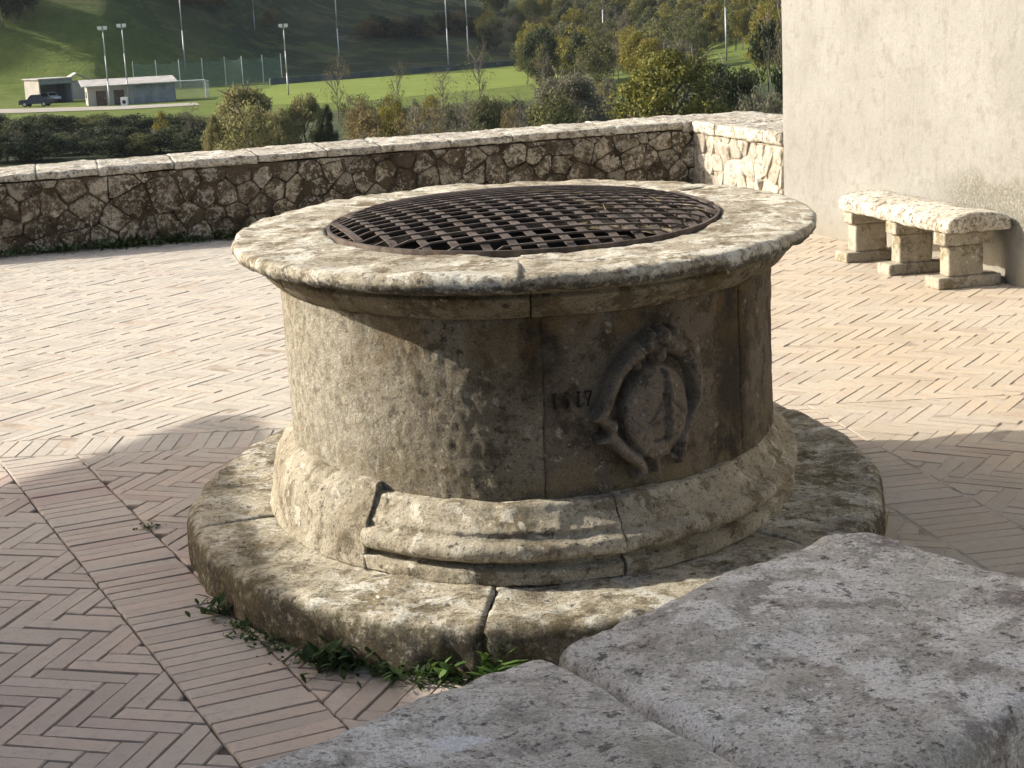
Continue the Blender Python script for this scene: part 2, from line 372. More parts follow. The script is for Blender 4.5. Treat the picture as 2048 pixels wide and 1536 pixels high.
def grass_mat():
    s = NT('meadow_grass'); co = s.co()
    st = s.n('Mapping', {'Vector': co, 'Scale': (.35, 1.6, 1)})
    sk = s.n('Mapping', {'Vector': co, 'Scale': (.05, .5, 1), 'Rotation': (0, 0, .12)})
    c = s.mix(s.ramp(s.noise(.05, 6, .6), .36, .62), (.044, .066, .03), (.082, .105, .042))
    c = s.mix(s.ramp(s.noise(.55, 8, .7, co=sk), .52, .60, 0, .85), c, (.13, .155, .05))
    c = s.mix(s.ramp(s.noise(.32, 8, .7, co=sk), .56, .64, 0, .8), c, (.20, .17, .10))
    c = s.mix(s.ramp(s.noise(.09, 6, .65, co=st), .52, .70), c, (.17, .15, .075))
    c = s.mix(s.ramp(s.noise(.8, 5, .7), .5, .8, 0, .7), c, (.04, .065, .02))
    y = s.n('SeparateXYZ', [co], out=1)
    c = s.mix(s.math('MULTIPLY', s.ramp(y, 345, 300), s.ramp(y, 200, 215)), c, s.mix(s.ramp(s.noise(.3, 5, .7), .35, .65), (.14, .20, .035), (.20, .25, .05)))
    h = s.math('ADD', s.noise(1.2, 6, .75), s.math('MULTIPLY', s.noise(.25, 5, .7, co=st), 2.0))
    return s.done(c, s.bump(h, 1.6, .9), .95)
M_GRASS = grass_mat()
ground = tag(ob('ground', mk('ground', np.stack([X.ravel(), Y.ravel(), Z.ravel()], -1), Fq, M_GRASS, True)), kind='structure')

# ------------------------------------------------------------------ terrace paving
A_H = 3.70                                   # plane of the house wall and of the short parapet (site axis a)
B_P = 8.25                                   # face of the long parapet (site axis b)
pav_poly = [W(-9, -11), W(A_H+.2, -11), W(A_H+.2, B_P+.3), W(-9, B_P+.3)]
pv = MB(); top = np.array(pav_poly); top[:, 2] = -.011
pv.add(np.vstack([top, top-np.array([0, 0, 1.4])]), [(0,1,2,3),(7,6,5,4),(0,4,5,1),(1,5,6,2),(2,6,7,3),(3,7,4,0)])
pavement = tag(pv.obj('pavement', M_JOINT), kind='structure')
# pale sand in the joints, left out near-left where dark joints deepen the shade
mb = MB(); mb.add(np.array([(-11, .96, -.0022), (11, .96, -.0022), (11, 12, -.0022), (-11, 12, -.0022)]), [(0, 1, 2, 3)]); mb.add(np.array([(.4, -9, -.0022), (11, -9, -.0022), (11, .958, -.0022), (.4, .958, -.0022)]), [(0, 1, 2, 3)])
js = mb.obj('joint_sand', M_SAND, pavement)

rw = MB(); rw.box((-9, -11, -7.5), (A_H+.3, B_P+.85, -1.41), lambda a, b, z: W(a, b, z))
tag(rw.obj('terrace_foundation', M_RUB), kind='structure')

def clip(poly, n, d):
    out = []
    for i in range(len(poly)):
        p = poly[i]; q = poly[(i+1) % len(poly)]; a = p@n-d; b = q@n-d
        if a <= 0: out.append(p)
        if a*b < 0: out.append(p+(q-p)*(a/(a-b)))
    return out
def parea(p):
    p = np.array(p); x, y = p[:, 0], p[:, 1]; return .5*np.sum(x*np.roll(y, -1)-y*np.roll(x, -1))
BL, BW, JT = .282, .0625, .0029
def herring(ang, box):
    c, s_ = math.cos(ang), math.sin(ang); R = np.array([[c, -s_], [s_, c]]); out = []
    x0, y0, x1, y1 = box; cen = np.array([(x0+x1)/2, (y0+y1)/2]); rad_ = math.hypot(x1-x0, y1-y0)/2+.5
    N = int(rad_/BW)+4; Mm = int(rad_/BL)+4
    for k in range(-N, N):
        for mm in range(-Mm, Mm):
            o = np.array([k*BW+mm*BL, k*BW-mm*BL])
            if abs(o[0]) > rad_ or abs(o[1]) > rad_: continue
            for a, b, sx, sy in ((0, 0, BL, BW), (BL, BW-BL, BW, BL)):
                q = np.array([(a+JT, b+JT), (a+sx-JT, b+JT), (a+sx-JT, b+sy-JT), (a+JT, b+sy-JT)])+o
                q = q@R.T+cen
                if q[:, 0].max() > x0 and q[:, 0].min() < x1 and q[:, 1].max() > y0 and q[:, 1].min() < y1: out.append(q)
    return out
def soldier(P, ang, length, width):
    d = np.array([math.cos(ang), math.sin(ang)]); n = np.array([-d[1], d[0]]); out = []
    for i in range(int(length/BW)):
        a = P+d*(i*BW); out.append(np.array([a+d*JT+n*JT, a+d*(BW-JT)+n*JT, a+d*(BW-JT)+n*(width-JT), a+d*JT+n*(width-JT)]))
    return out
def line(P, ang):                            # half plane to the right of the line: n.x <= d is its LEFT side
    d = np.array([math.cos(ang), math.sin(ang)]); n = np.array([d[1], -d[0]]); return n, float(n@np.array(P))
aL = rad(-64.3); nL, dL = line((-1.987, .766), aL)         # n points to the left (image) side
nL, dL = -nL, -dL                                          # now n points to the right side of the left band
aR = rad(-78.0); nR, dR = line((1.151, -.08), aR); nR, dR = -nR, -dR
BWD = .285; YT = 1.38
E1h, E2h = E1[:2], E2[:2]
common = [(E1h, A_H-.004), (E2h, B_P+.02)]
J2 = .004
panels = [
 (herring(rad(-14), (-5.4, -3.8, -.4, 1.2)), [(nL, dL-J2), (np.array([0, 1.]), 1.10-J2)]),
 (soldier(np.array([-2.6, 2.05]), aL, 6.4, BWD), None),
 (herring(rad(-19), (-2.2, -2.6, 2.0, YT)), [(-nL, -(dL+BWD)-J2), (nR, dR-J2), (np.array([0, 1.]), 1.10-J2)]),
 (herring(rad(-19), (-.2, 1.0, 2.0, YT)), [(-np.array([1., 0]), -0.0), (nR, dR-J2), (np.array([0, 1.]), YT-J2), (-np.array([0, 1.]), -1.10-J2)]),
 ([np.array([q[0], q[1], q[2], q[3]]) for q in soldier(np.array([-6.2, 1.10]), 0.0, 6.2, .28)], [(-np.array([0, 1.]), -1.10), (np.array([0, 1.]), YT)]),
 (soldier(np.array([.6, 2.6]), aR, 6.0, BWD), 'R'),
 (herring(rad(-31), (-7.6, YT, 3.2, 8.7)), [(-np.array([0, 1.]), -YT-J2)]),
 (herring(rad(-31), (.6, -3.6, 5.2, YT)), [(-nR, -(dR+BWD)-J2), (np.array([0, 1.]), YT-J2)]),
]
# soldier bands are generated on the line itself: shift them onto it
def shift(bricks, n, d, P0): 
    off = d-n@P0; return [q+n*off for q in bricks]
b1 = panels[1][0]; sgn = 1
def band(n, d, ang, P0, ymax):
    dd = np.array([math.cos(ang), math.sin(ang)]); out = []
    P = P0+n*(d-n@P0)
    for i in range(int(6.4/BW)):
        a = P+dd*(i*BW+random.uniform(-.0015, .0015))
        out.append(np.array([a+dd*JT+n*JT, a+dd*(BW-JT)+n*JT, a+dd*(BW-JT)+n*(BWD-JT), a+dd*JT+n*(BWD-JT)]))
    return out
panels[1] = (band(nL, dL, aL, np.array([-2.6, 2.05]), 1.1), [(np.array([0, 1.]), 1.10-J2)])
panels[5] = (band(nR, dR, aR, np.array([.6, 2.6]), YT), [(np.array([0, 1.]), YT-J2)])
cams = CAM[:2]
bricks = []
for br, cl in panels:
    for q in br:
        q = [p for p in q]
        c0 = np.mean(q, 0)
        # keep the terrace the picture (or a step to its side) can see
        dy = c0[1]-cams[1]
        if abs(c0[0]) > .34*dy+2.5 or c0[1] < -3.4: continue
        if (c0[0]/.97)**2+(c0[1]/1.27)**2 < 1: continue
        for n, d in (cl or [])+common:
            q = clip(q, n, d)
            if len(q) < 3: break
        if len(q) < 3: continue
        a = parea(q)
        if a < 0: q = q[::-1]; a = -a
        if a < .0012: continue
        bricks.append((np.array(q), a))
def brick_geo(q, rng):
    n = len(q); c = q.mean(0); q = q+rng.normal(0, .0011, q.shape)
    e = np.maximum(np.linalg.norm(q-c, axis=1, keepdims=True), .01); ins = q-(q-c)/e*.0038
    dz = rng.normal(0, .0011); tx, ty = rng.normal(0, .006, 2)
    zt = dz+(ins-c)@np.array([tx, ty]); zs = dz-.0035+(q-c)@np.array([tx, ty])
    V = np.vstack([np.c_[q, np.full(n, -.03)], np.c_[q, zs], np.c_[ins, zt]])
    F = [(i, (i+1) % n, (i+1) % n+n, i+n) for i in range(n)]+[(i+n, (i+1) % n+n, (i+1) % n+2*n, i+2*n) for i in range(n)]+[tuple(range(2*n, 3*n))]
    return V, F
def show(q):
    c = proj(np.r_[q.mean(0), 0.0])[0]
    if not (0 < c[0] < 2048 and 0 < c[1] < 1536): return 0
    x, y = c
    if y > 1530-(x-480)*.41 and x > 400: return 0           # under the coping in front
    if ((x-1080)/690)**2+((y-1010)/300)**2 < 1 or (470 < x < 1640 and 360 < y < 1000): return 0
    pq = proj(np.c_[q, np.zeros(len(q))]); return abs(parea(pq))
vis = [show(q) for q, a in bricks]
order = np.argsort(-np.array(vis)); single = set(order[:300].tolist())
SV = []; SF = []; ST = []; nv = 0
for i, (q, a) in enumerate(bricks):
    V, F = brick_geo(q, RNG)
    if i in single:
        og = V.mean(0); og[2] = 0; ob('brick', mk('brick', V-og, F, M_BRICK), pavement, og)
    else:
        SV.append(V); SF += [tuple(k+nv for k in f) for f in F]; ST += [RNG.random()]*len(F); nv += len(V)
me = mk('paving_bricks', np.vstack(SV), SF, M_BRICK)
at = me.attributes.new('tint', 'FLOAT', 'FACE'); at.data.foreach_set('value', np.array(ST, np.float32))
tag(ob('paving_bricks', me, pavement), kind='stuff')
print('bricks', len(bricks))

# ------------------------------------------------------------------ rubble parapets
def voronoi(w_, h_, rows, cw, rng):
    pts = []
    rh = h_/rows
    for r in range(-1, rows+1):
        n = int(w_/cw)+3; off = rng.random()*cw
        for i in range(n):
            pts.append(((i-1)*cw+off+rng.normal(0, cw*.17)+(r % 2)*cw*.5, (r+.5)*rh+rng.normal(0, rh*.17)))
    pts = np.array(pts); pts = pts[rng.random(len(pts)) > .16]; cells = []
    for i, p in enumerate(pts):
        poly = [np.array(v, float) for v in ((0, 0), (w_, 0), (w_, h_), (0, h_))]
        dist = np.linalg.norm((pts-p), axis=1)
        for j in np.argsort(dist)[1:26]:
            dv = pts[j]-p; poly = clip(poly, dv, float(dv@(pts[j]+p)/2))
            if len(poly) < 3: break
        if len(poly) >= 3 and abs(parea(poly)) > cw*rh*.12: cells.append(np.array(poly))
    return cells
def stone_geo(poly, prouder, rng, T, gap=.0045):
    """one rubble stone: polygon (u along, v up) domed out of the wall by 'prouder'"""
    if parea(poly) < 0: poly = poly[::-1]
    c = poly.mean(0); P = poly
    for _ in range(1):                           # cut the corners
        P = np.vstack([[a*.87+b*.13, a*.13+b*.87] for a, b in zip(P, np.roll(P, -1, 0))])
    P = c+(P-c)*(1-gap/np.maximum(np.linalg.norm(P-c, axis=1, keepdims=True), .03))+rng.normal(0, .003, P.shape)
    n = len(P); tx, ty = rng.normal(0, .12, 2); V = []
    for sc, hh in ((1.0, -.03), (.985, .7), (.93, .95), (.62, 1.0)):
        q = c+(P-c)*sc; h = (prouder*hh if hh > 0 else hh)+((q-c)@np.array([tx, ty]) if hh > .5 else 0)+(rng.normal(0, .0035, n) if hh > .4 else 0)
        V.append(np.c_[q, np.broadcast_to(h, n)])
    V.append(np.array([[c[0], c[1], prouder*1.0]])); V = np.vstack(V)
    F = [(k*n+i, k*n+(i+1) % n, (k+1)*n+(i+1) % n, (k+1)*n+i) for k in range(3) for i in range(n)]+[(3*n+i, 3*n+(i+1) % n, 4*n) for i in range(n)]
    return np.array([T(u, v, h) for u, v, h in V]), F
def parapet(name, label, length, height, T, mats, rng, origin, body, copes, cw=.19, rows=4, stone_name='stone'):
    t = thing(name, label, 'wall', origin)
    mb = MB(); body(mb); o = mb.obj('wall_core', mats[1], t); o.location = -Vector(origin)
    for poly in voronoi(length, height, rows, cw, rng):
        V, F = stone_geo(poly, rng.uniform(.006, .017), rng, T); wob(stone_name, V, F, mats[0], t, True)
    for V, F in copes: wob('coping_stone', V, F, M_COPE, t, True)
    return t
def ztop(a): return .612+.011*(a+1.9)          # the long coping climbs very slightly towards the corner
def coping(a0, a1, b0, b1, thick, zf, seed, along_a=True, res=.022, r=.014):
    P, F = rbox((a1-a0, b1-b0, thick), res, r, .0015) if along_a else rbox((a1-a0, b1-b0, thick), res, r)
    P = P+np.array([a0, b0, 0])
    P[:, 2] += zf(P[:, 0] if along_a else P[:, 1])-thick
    V = P[:, :1]*E1+P[:, 1:2]*E2+P[:, 2:]*np.array([0, 0, 1.])
    return rough(V, F, [(4, .009, 3), (22, .005, 3)], seed), F
rng = np.random.default_rng(5)
LONG0 = -6.2
cuts = [LONG0, -5.0, -4.1, -2.9, -1.62, -1.15, -.58, .06, .62, 1.05, 1.62, 2.14, 2.62, 3.02, 3.60]
copes = [coping(x0+.0006, x1-.0006, B_P-.016, B_P+.84, .062, ztop, 40+i) for i, (x0, x1) in enumerate(zip(cuts[:-1], cuts[1:]))]
copes.append(coping(3.603, 4.55, B_P-.022, B_P+.86, .085, lambda a: .672+0*a, 91))
def zlow(a): return ztop(a)-.063
bodyL = lambda mb: mb.box((LONG0, B_P, -.05), (4.5, B_P+.78, 1), lambda a, b, z: W(a, b, -.05 if z < 0 else zlow(a)-.004))
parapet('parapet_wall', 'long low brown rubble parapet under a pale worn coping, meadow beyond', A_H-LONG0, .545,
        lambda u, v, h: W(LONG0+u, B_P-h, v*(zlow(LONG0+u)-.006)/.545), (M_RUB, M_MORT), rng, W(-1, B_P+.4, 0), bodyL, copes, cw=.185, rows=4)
B_E = 6.40
ccuts = [B_E+.004, 7.10, 7.72, B_P-.024]
copes2 = [coping(A_H-.022, A_H+.84, x0+.0012, x1-.0012, .095, lambda b: .675+0*b, 60+i, False) for i, (x0, x1) in enumerate(zip(ccuts[:-1], ccuts[1:]))]
bodyS = lambda mb: mb.box((A_H, B_E+.003, -.05), (A_H+.78, B_P-.003, .576), lambda a, b, z: W(a, b, z))
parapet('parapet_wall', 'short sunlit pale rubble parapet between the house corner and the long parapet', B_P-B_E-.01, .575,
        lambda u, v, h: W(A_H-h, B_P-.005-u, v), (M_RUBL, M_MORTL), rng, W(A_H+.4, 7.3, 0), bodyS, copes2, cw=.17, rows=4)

# ------------------------------------------------------------------ house on the right
hs = thing('house', 'tall cream plastered house wall rising behind the stone bench', 'house', W(A_H+3, 0, 0))
n = 160; zz_ = 60
uu, vv = np.meshgrid(np.linspace(-8, B_E, n), np.linspace(-.05, 6, zz_), indexing='ij')
PV = W(0, 0)+np.stack([np.full(uu.size, A_H)]*1, -1)*E1+uu.reshape(-1, 1)*E2+vv.reshape(-1, 1)*np.array([0, 0, 1.])
PV = PV-E1*(fbm(PV, .9, 3, 3)*.007)[:, None]
gi = np.arange(n*zz_).reshape(n, zz_)
GF = np.stack([gi[:-1, :-1], gi[:-1, 1:], gi[1:, 1:], gi[1:, :-1]], -1).reshape(-1, 4)
wob('front_wall', PV, GF, M_PLAST, hs)
mb = MB(); mb.box((A_H+.03, -8, -.05), (A_H+6, B_E-.002, 6), lambda a, b, z: W(a, b, z)); o = mb.obj('wall', M_PLAST, hs); o.location = -hs.location
M_TILE = plain('terracotta_roof_tile', (.36, .17, .10), .9, .3, 6, bump=.01)
mb = MB(); mb.prism([(A_H-.5, 6.02), (A_H+3, 7.1), (A_H+6.5, 6.02), (A_H+6.5, 6.14), (A_H+3, 7.24), (A_H-.5, 6.14)], -8.4, B_E+.4, lambda a, z, b: W(a, b, z))
o = mb.obj('roof', M_TILE, hs); o.location = -hs.location

# ------------------------------------------------------------------ the house and lean-to across the square, whose shade falls on the foreground
hs2 = thing('house', 'tall plastered house beyond the left edge of the square that shades the front', 'house', W(-9, -5, 0))
mb = MB(); mb.box((-13, -11, -.05), (-6.0, 1.10, 5.4), lambda a, b, z: W(a, b, z)); o = mb.obj('wall', M_PLAST, hs2); o.location = -hs2.location
mb = MB(); mb.prism([(-13.5, 5.42), (-9.5, 6.6), (-5.6, 5.42), (-5.6, 5.55), (-9.5, 6.74), (-13.5, 5.55)], -11.4, 1.15, lambda a, z, b: W(a, b, z))
o = mb.obj('roof', M_TILE, hs2); o.location = -hs2.location
lt = thing('porch', 'tiled lean-to porch roof on two posts against the house gable', 'porch', W(-8, 2, 0))
mb = MB(); mb.prism([(-6.0, 2.94), (-6.0, 3.07), (-9.2, 4.30), (-9.2, 4.17)], 1.11, 4.64, lambda a, z, b: W(a, b, z)); o = mb.obj('roof', M_TILE, lt); o.location = -lt.location
for bb in (3.6, 1.6):
    mb = MB(); mb.box((-8.9, bb-.09, 0), (-8.72, bb+.09, 3.85), lambda a, b, z: W(a, b, z)); o = mb.obj('post', M_PLAST, lt); o.location = -lt.location

# ------------------------------------------------------------------ parapet in front of the camera
ZF = .62
def px2(px, py, z=ZF): return onz(px, py, z)[:2]
fA, fB = px2(480, 1530), px2(1690, 1040); dF = (fB-fA)/np.linalg.norm(fB-fA)
dE = px2(2048, 1150)-px2(1720, 1048); dE /= np.linalg.norm(dE)
nF = np.array([dF[1], -dF[0]])                                   # towards the camera
dE = dE*.6+nF*.4; dE /= np.linalg.norm(dE)
near = px2(1850, 1520); wid = float((near-fB)@nF)
jA = px2(1100, 1283); jA = fB+dF*float((jA-fB)@dF); jD = px2(1540, 1536)-px2(1105, 1280); jD /= np.linalg.norm(jD)
def quadslab(c00, c10, c11, c01, z, thick, seed, r=.032, res=.013, corner=0.0):
    L = np.linalg.norm(c10-c00); Wd = np.linalg.norm(c01-c00)
    P, F = rbox((L, Wd, thick), res, r); 
    if corner:
        c = np.stack([corner-(L-P[:, 0]), corner-P[:, 1]], -1); k = (c > 0).all(1); q = c[k]
        q = q*(q.max(1, keepdims=True)/np.linalg.norm(q, axis=1, keepdims=True)); P[k, 0] = L-corner+q[:, 0]; P[k, 1] = corner-q[:, 1]
    u = P[:, :1]/L; v = P[:, 1:2]/Wd
    xy = (c00*(1-u)+c10*u)*(1-v)+(c01*(1-u)+c11*u)*v
    bul = .012*(1-(2*u-1)**4)*(1-(2*v-1)**4)*(P[:, 2:]/thick)
    V = np.c_[xy, P[:, 2:]+z-thick+bul-.012]
    V = rough(V, F, [(3, .010, 3), (14, .005, 3), (60, .0016, 2)], seed); return V, F
def onnear(P, d): return P+d*(wid/float(d@nF))
g = .011
endc = onnear(fB, dE); jN = onnear(jA, jD)
fw_loc = np.r_[(jA+jN)/2, 0]
fw_ = thing('parapet_wall', 'shaded grey lichened parapet in front of the well, big flat coping slabs', 'wall', fw_loc)
Vr, Fr = quadslab(jA+dF*g, fB, endc, jN+dF*g, ZF, .15, 3, corner=.11); wob('coping_stone', Vr, Fr, M_FG, fw_)
l0 = jA-dF*1.5; l1 = jN-dF*1.5
Vl, Fl = quadslab(l0, jA-dF*g, jN-dF*g, l1, ZF+.004, .15, 8); wob('coping_stone', Vl, Fl, M_FG, fw_)
Vl, Fl = quadslab(l0-dF*1.4, l0-dF*.014, l1-dF*.014, l1-dF*1.4, ZF-.002, .15, 12); wob('coping_stone', Vl, Fl, M_FG, fw_)
ins = .05; cor = [l0-dF*1.35+nF*ins, fB-dF*ins+nF*ins, endc-dF*ins-nF*ins, l1-dF*1.35-nF*ins]
mb = MB(); mb.prism([tuple(c) for c in cor], -.04, ZF-.158); o = mb.obj('wall_core', M_MORT, fw_); o.location = -Vector(fw_loc)
for (p, q, nn) in ((cor[0], cor[1], -nF), (cor[1], cor[2], np.array([dF[0], dF[1]])), (cor[3], cor[2], nF)):
    L = np.linalg.norm(q-p); dd = (q-p)/L; flip = (dd[0]*nn[1]-dd[1]*nn[0]) > 0
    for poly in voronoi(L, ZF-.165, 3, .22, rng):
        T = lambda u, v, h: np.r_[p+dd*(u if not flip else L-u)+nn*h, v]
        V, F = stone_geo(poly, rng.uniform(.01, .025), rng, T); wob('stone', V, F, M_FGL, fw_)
# ------------------------------------------------------------------ the well (oval, built ring by ring of separate stones)
KW = 1.3115
well = thing('well', 'round weathered stone well with moulded rim, carved arms and stepped base', 'well', (0, 0, 0))
def ringstone(name, f0, f1, z0, z1, thick, prof, mat, res=.014, r=.008, gap=.002, amps=(), seed=0, rx=.003, prof2=None, kw=None):
    Rm = float(np.mean(prof(np.linspace(z0, z1, 9)))); L = Rm*1.15*rad(f1-f0)
    P, F = rbox((L-2*gap, z1-z0, thick), res, r, rx)
    ph = rad(f0)+(P[:, 0]+gap)/L*rad(f1-f0); z = P[:, 1]+z0; rr = prof(z)-(thick-P[:, 2])
    if prof2 is not None:
        k = sstep(np.degrees(ph), f1-22, f1-1); rr = rr*(1-k)+(prof2(z)-(thick-P[:, 2]))*k
    V = np.stack([rr*np.cos(ph), (kw or KW)*rr*np.sin(ph), z], -1)
    F = F[:, ::-1]
    if amps: V = rough(V, F, amps, seed)
    return wob(name, V, F, mat, well, True, origin=(0, 0, 0) if False else None)
def pl(pts):
    zs = np.array([p[1] for p in pts]); rs = np.array([p[0] for p in pts]); return lambda z: np.interp(z, zs, rs)
# step
bc = [130, 200, 262.4, 316.6, 362, 420, 490]
for i, (a, b) in enumerate(zip(bc[:-1], bc[1:])):
    ringstone('step_stone', a, b, -.02, .148, .36, pl([(1.125, -.02), (1.128, .10), (1.122, .148)]), M_BASE, .018, .03, .0025,
              [(3, .009, 3), (13, .006, 3), (50, .0018, 2)], 100+i)
# plinth moulding: right side keeps its torus, the left part is patched smooth
mould = pl([(.850, .14), (.850, .190), (.819, .194), (.819, .204), (.846, .209), (.858, .222), (.861, .240), (.855, .258), (.842, .266), (.823, .268), (.823, .276), (.825, .284), (.806, .305), (.788, .33), (.780, .345)])
patch = pl([(.872, .14), (.858, .18), (.850, .23), (.842, .28), (.828, .325), (.803, .352), (.783, .372)])
for i, (a, b, pr, zt, m_) in enumerate(((175, 235.3, patch, .372, M_WELL), (234.8, 286, mould, .345, M_WELL), (286, 388, mould, .344, M_WELL), (388, 450, mould, .345, M_WELL), (450, 535, mould, .345, M_WELL))):
    ringstone('plinth_stone', a, b, .146, zt, .14, pr, m_, .0068, .003, .0005, [(4, .005, 3), (17, .0045, 3)], 200+i, .0012, pl([(.852, .14), (.85, .20), (.85, .24), (.832, .285), (.81, .31), (.788, .35), (.778, .39)]) if i == 0 else None, 1.385)
# drum
dc = [150, 272.1, 321.4, 375, 440, 510]
drum_obj = []
for i, (a, b) in enumerate(zip(dc[:-1], dc[1:])):
    am = [(5, .004, 3), (60, .0034, 3)] if i < 1 else [(5, .003, 3), (34, .0016, 2)]
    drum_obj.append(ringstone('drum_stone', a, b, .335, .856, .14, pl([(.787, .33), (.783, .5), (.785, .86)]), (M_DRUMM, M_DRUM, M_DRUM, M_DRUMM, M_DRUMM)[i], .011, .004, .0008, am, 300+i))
# cornice
corn = pl([(.796, .852), (.804, .860), (.820, .874), (.836, .890), (.846, .906), (.850, .920), (.842, .923), (.842, .927), (.862, .930), (.864, .950)])
cc = [110, 175, 212, 270.7, 323.2, 350, 410, 470]
for i, (a, b) in enumerate(zip(cc[:-1], cc[1:])):
    ringstone('cornice_stone', a, b, .852, .950, .18, corn, M_CORN, .008, .003, .002, [(5, .003, 3), (30, .0016, 2)], 400+i)
# rim slabs
rc = [130, 269, 398, 490]
for i, (a, b) in enumerate(zip(rc[:-1], rc[1:])):
    ringstone('rim_stone', a, b, .948, .995, .297, lambda z: .930-0*z, M_RIM, .0115, .019, .0003, [(3.5, .006, 3), (14, .0045, 3), (60, .0012, 2)], 500+i, .001)
# water far down the shaft
t = np.linspace(0, 2*math.pi, 64, endpoint=False)
mb = MB(); mb.add(np.vstack([np.c_[.66*np.cos(t), KW*.66*np.sin(t), np.full(64, .16)], [[0, 0, .16]]]), [(i, (i+1) % 64, 64) for i in range(64)])
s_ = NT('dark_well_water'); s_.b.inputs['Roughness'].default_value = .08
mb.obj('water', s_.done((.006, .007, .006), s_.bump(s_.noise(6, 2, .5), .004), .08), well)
# inner lining of the shaft
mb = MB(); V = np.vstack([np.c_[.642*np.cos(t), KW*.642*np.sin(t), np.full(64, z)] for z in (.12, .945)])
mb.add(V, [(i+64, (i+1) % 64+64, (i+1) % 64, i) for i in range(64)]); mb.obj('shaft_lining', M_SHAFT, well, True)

# ---- carved coat of arms: a relief worked on the drum
PH0 = 295.1; ZC = .567
def on_drum(s, tt, h):
    """s metres along the drum from the arms' axis, tt height, h proud of the face"""
    ph = rad(PH0)+s/.836; r = .784+h
    return np.stack([r*np.cos(ph), KW*r*np.sin(ph), ZC+tt+0*s], -1)
SX, SY = .000563, .00046                      # metres per unit of the carving's own drawing grid
gx = np.arange(420, 1120, 5.0); gy = np.arange(255, 1235, 5.0)
GX, GY = np.meshgrid(gx, gy, indexing='ij'); Q = np.stack([GX.ravel(), GY.ravel()], -1)
def ridge(pts, r, hgt):
    pts = np.array(pts, float); dm = np.full(len(Q), 1e9)
    r = np.broadcast_to(np.array(r, float), (len(pts),)); out = np.zeros(len(Q))
    for i in range(len(pts)-1):
        a, b = pts[i], pts[i+1]; ab = b-a; tt = np.clip(((Q-a)@ab)/(ab@ab), 0, 1)
        d = np.linalg.norm((Q-(a+tt[:, None]*ab))*np.array([SX/SY, 1]), axis=1); rr = r[i]*(1-tt)+r[i+1]*tt
        out = np.maximum(out, hgt*np.sqrt(np.clip(1-(d/rr)**2, 0, 1)))
    return out
x_, y_ = Q[:, 0], Q[:, 1]
hy = np.where(y_ < 790, 270.0, 310.0); e = ((x_-805)/(190-np.clip((y_-900)*.12, 0, 40)))**2+((y_-790)/hy)**2
hgt = np.where(e < 1, .012+.020*np.sqrt(np.clip(1-e, 0, 1)), 0)
rimm = np.clip(1-np.abs(np.sqrt(e)-1.0)/.09, 0, 1); hgt = np.maximum(hgt, .014*rimm)
groove = ridge([(832, 560), (832, 980)], 20, .006)+ridge([(735, 860), (832, 840), (950, 825)], 14, .005)+ridge([(770, 970), (832, 965), (890, 945)], 13, .006)+ridge([(832, 700), (935, 820)], 12, .004)+ridge([(832, 700), (735, 850)], 12, .004)
hgt = hgt-np.where(e < .85, groove, 0)+np.where(e < .8, ridge([(868, 560), (868, 960)], 18, .004), 0)
hgt = np.maximum(hgt, ridge([(700, 430), (610, 520), (560, 640), (520, 760), (462, 800)], [50, 52, 46, 44, 20], .027))
hgt = np.maximum(hgt, ridge([(500, 800), (560, 860), (545, 930), (478, 938)], [30, 44, 36, 16], .024))
hgt = np.maximum(hgt, ridge([(560, 930), (620, 1020), (690, 1085), (712, 1140), (680, 1175)], [44, 46, 42, 40, 28], .028))
hgt = np.maximum(hgt, ridge([(905, 430), (985, 470), (1030, 560), (1065, 660), (1055, 790), (1010, 880)], [48, 50, 46, 44, 42, 36], .026))
hgt = np.maximum(hgt, ridge([(1010, 880), (965, 980), (945, 1080), (930, 1130)], [36, 40, 42, 34], .025))
hgt = np.maximum(hgt, ridge([(885, 1100), (945, 1140)], [22, 30], .020))
hgt = np.maximum(hgt, ridge([(800, 1110), (805, 1165)], [26, 30], .020))
for (cx, cy, r_) in ((705, 430, 60), (770, 395, 62), (850, 350, 58), (890, 400, 60), (820, 455, 62), (940, 440, 48), (690, 500, 40), (915, 330, 34), (780, 330, 30)):
    hgt = np.maximum(hgt, ridge([(cx-3, cy), (cx+3, cy)], r_, .030))
for k in range(6): hgt = hgt-ridge([(960+k*18, 470+k*34), (1000+k*14, 450+k*34)], 8, .008)*(hgt > .01)
Pn = np.c_[Q/60.0, np.zeros(len(Q))]; hgt = hgt*1.85
hb = hgt.reshape(GX.shape)
for _ in range(2):
    q_ = np.pad(hb, 1, mode='edge'); hb = (q_[1:-1, 1:-1]*2+q_[:-2, 1:-1]+q_[2:, 1:-1]+q_[1:-1, :-2]+q_[1:-1, 2:])/6
hgt = hb.ravel()
hgt = hgt+np.where(hgt > .001, fbm(Pn, 1.6, 5, 9)*.0030, 0)-.004
V = on_drum((x_-805)*SX, -(y_-790)*SY, hgt)
ii = np.arange(len(Q)).reshape(GX.shape); Fq = np.stack([ii[:-1, :-1], ii[:-1, 1:], ii[1:, 1:], ii[1:, :-1]], -1).reshape(-1, 4)
keep = (hgt[Fq] > -.0035).any(1); used = np.unique(Fq[keep]); mp = -np.ones(len(Q), int); mp[used] = np.arange(len(used))
ar = drum_obj[1]
def sub(name, V, F, mat, par, smooth=True):
    base = np.array(par.location); og = np.asarray(V).mean(0); return ob(name, mk(name, np.asarray(V)-og, F, mat, smooth), par, og-base)
arms = sub('coat_of_arms', V[used], mp[Fq[keep]], M_ARMS, ar); tag(arms, 'worn carved oval shield in a scrolled frame')
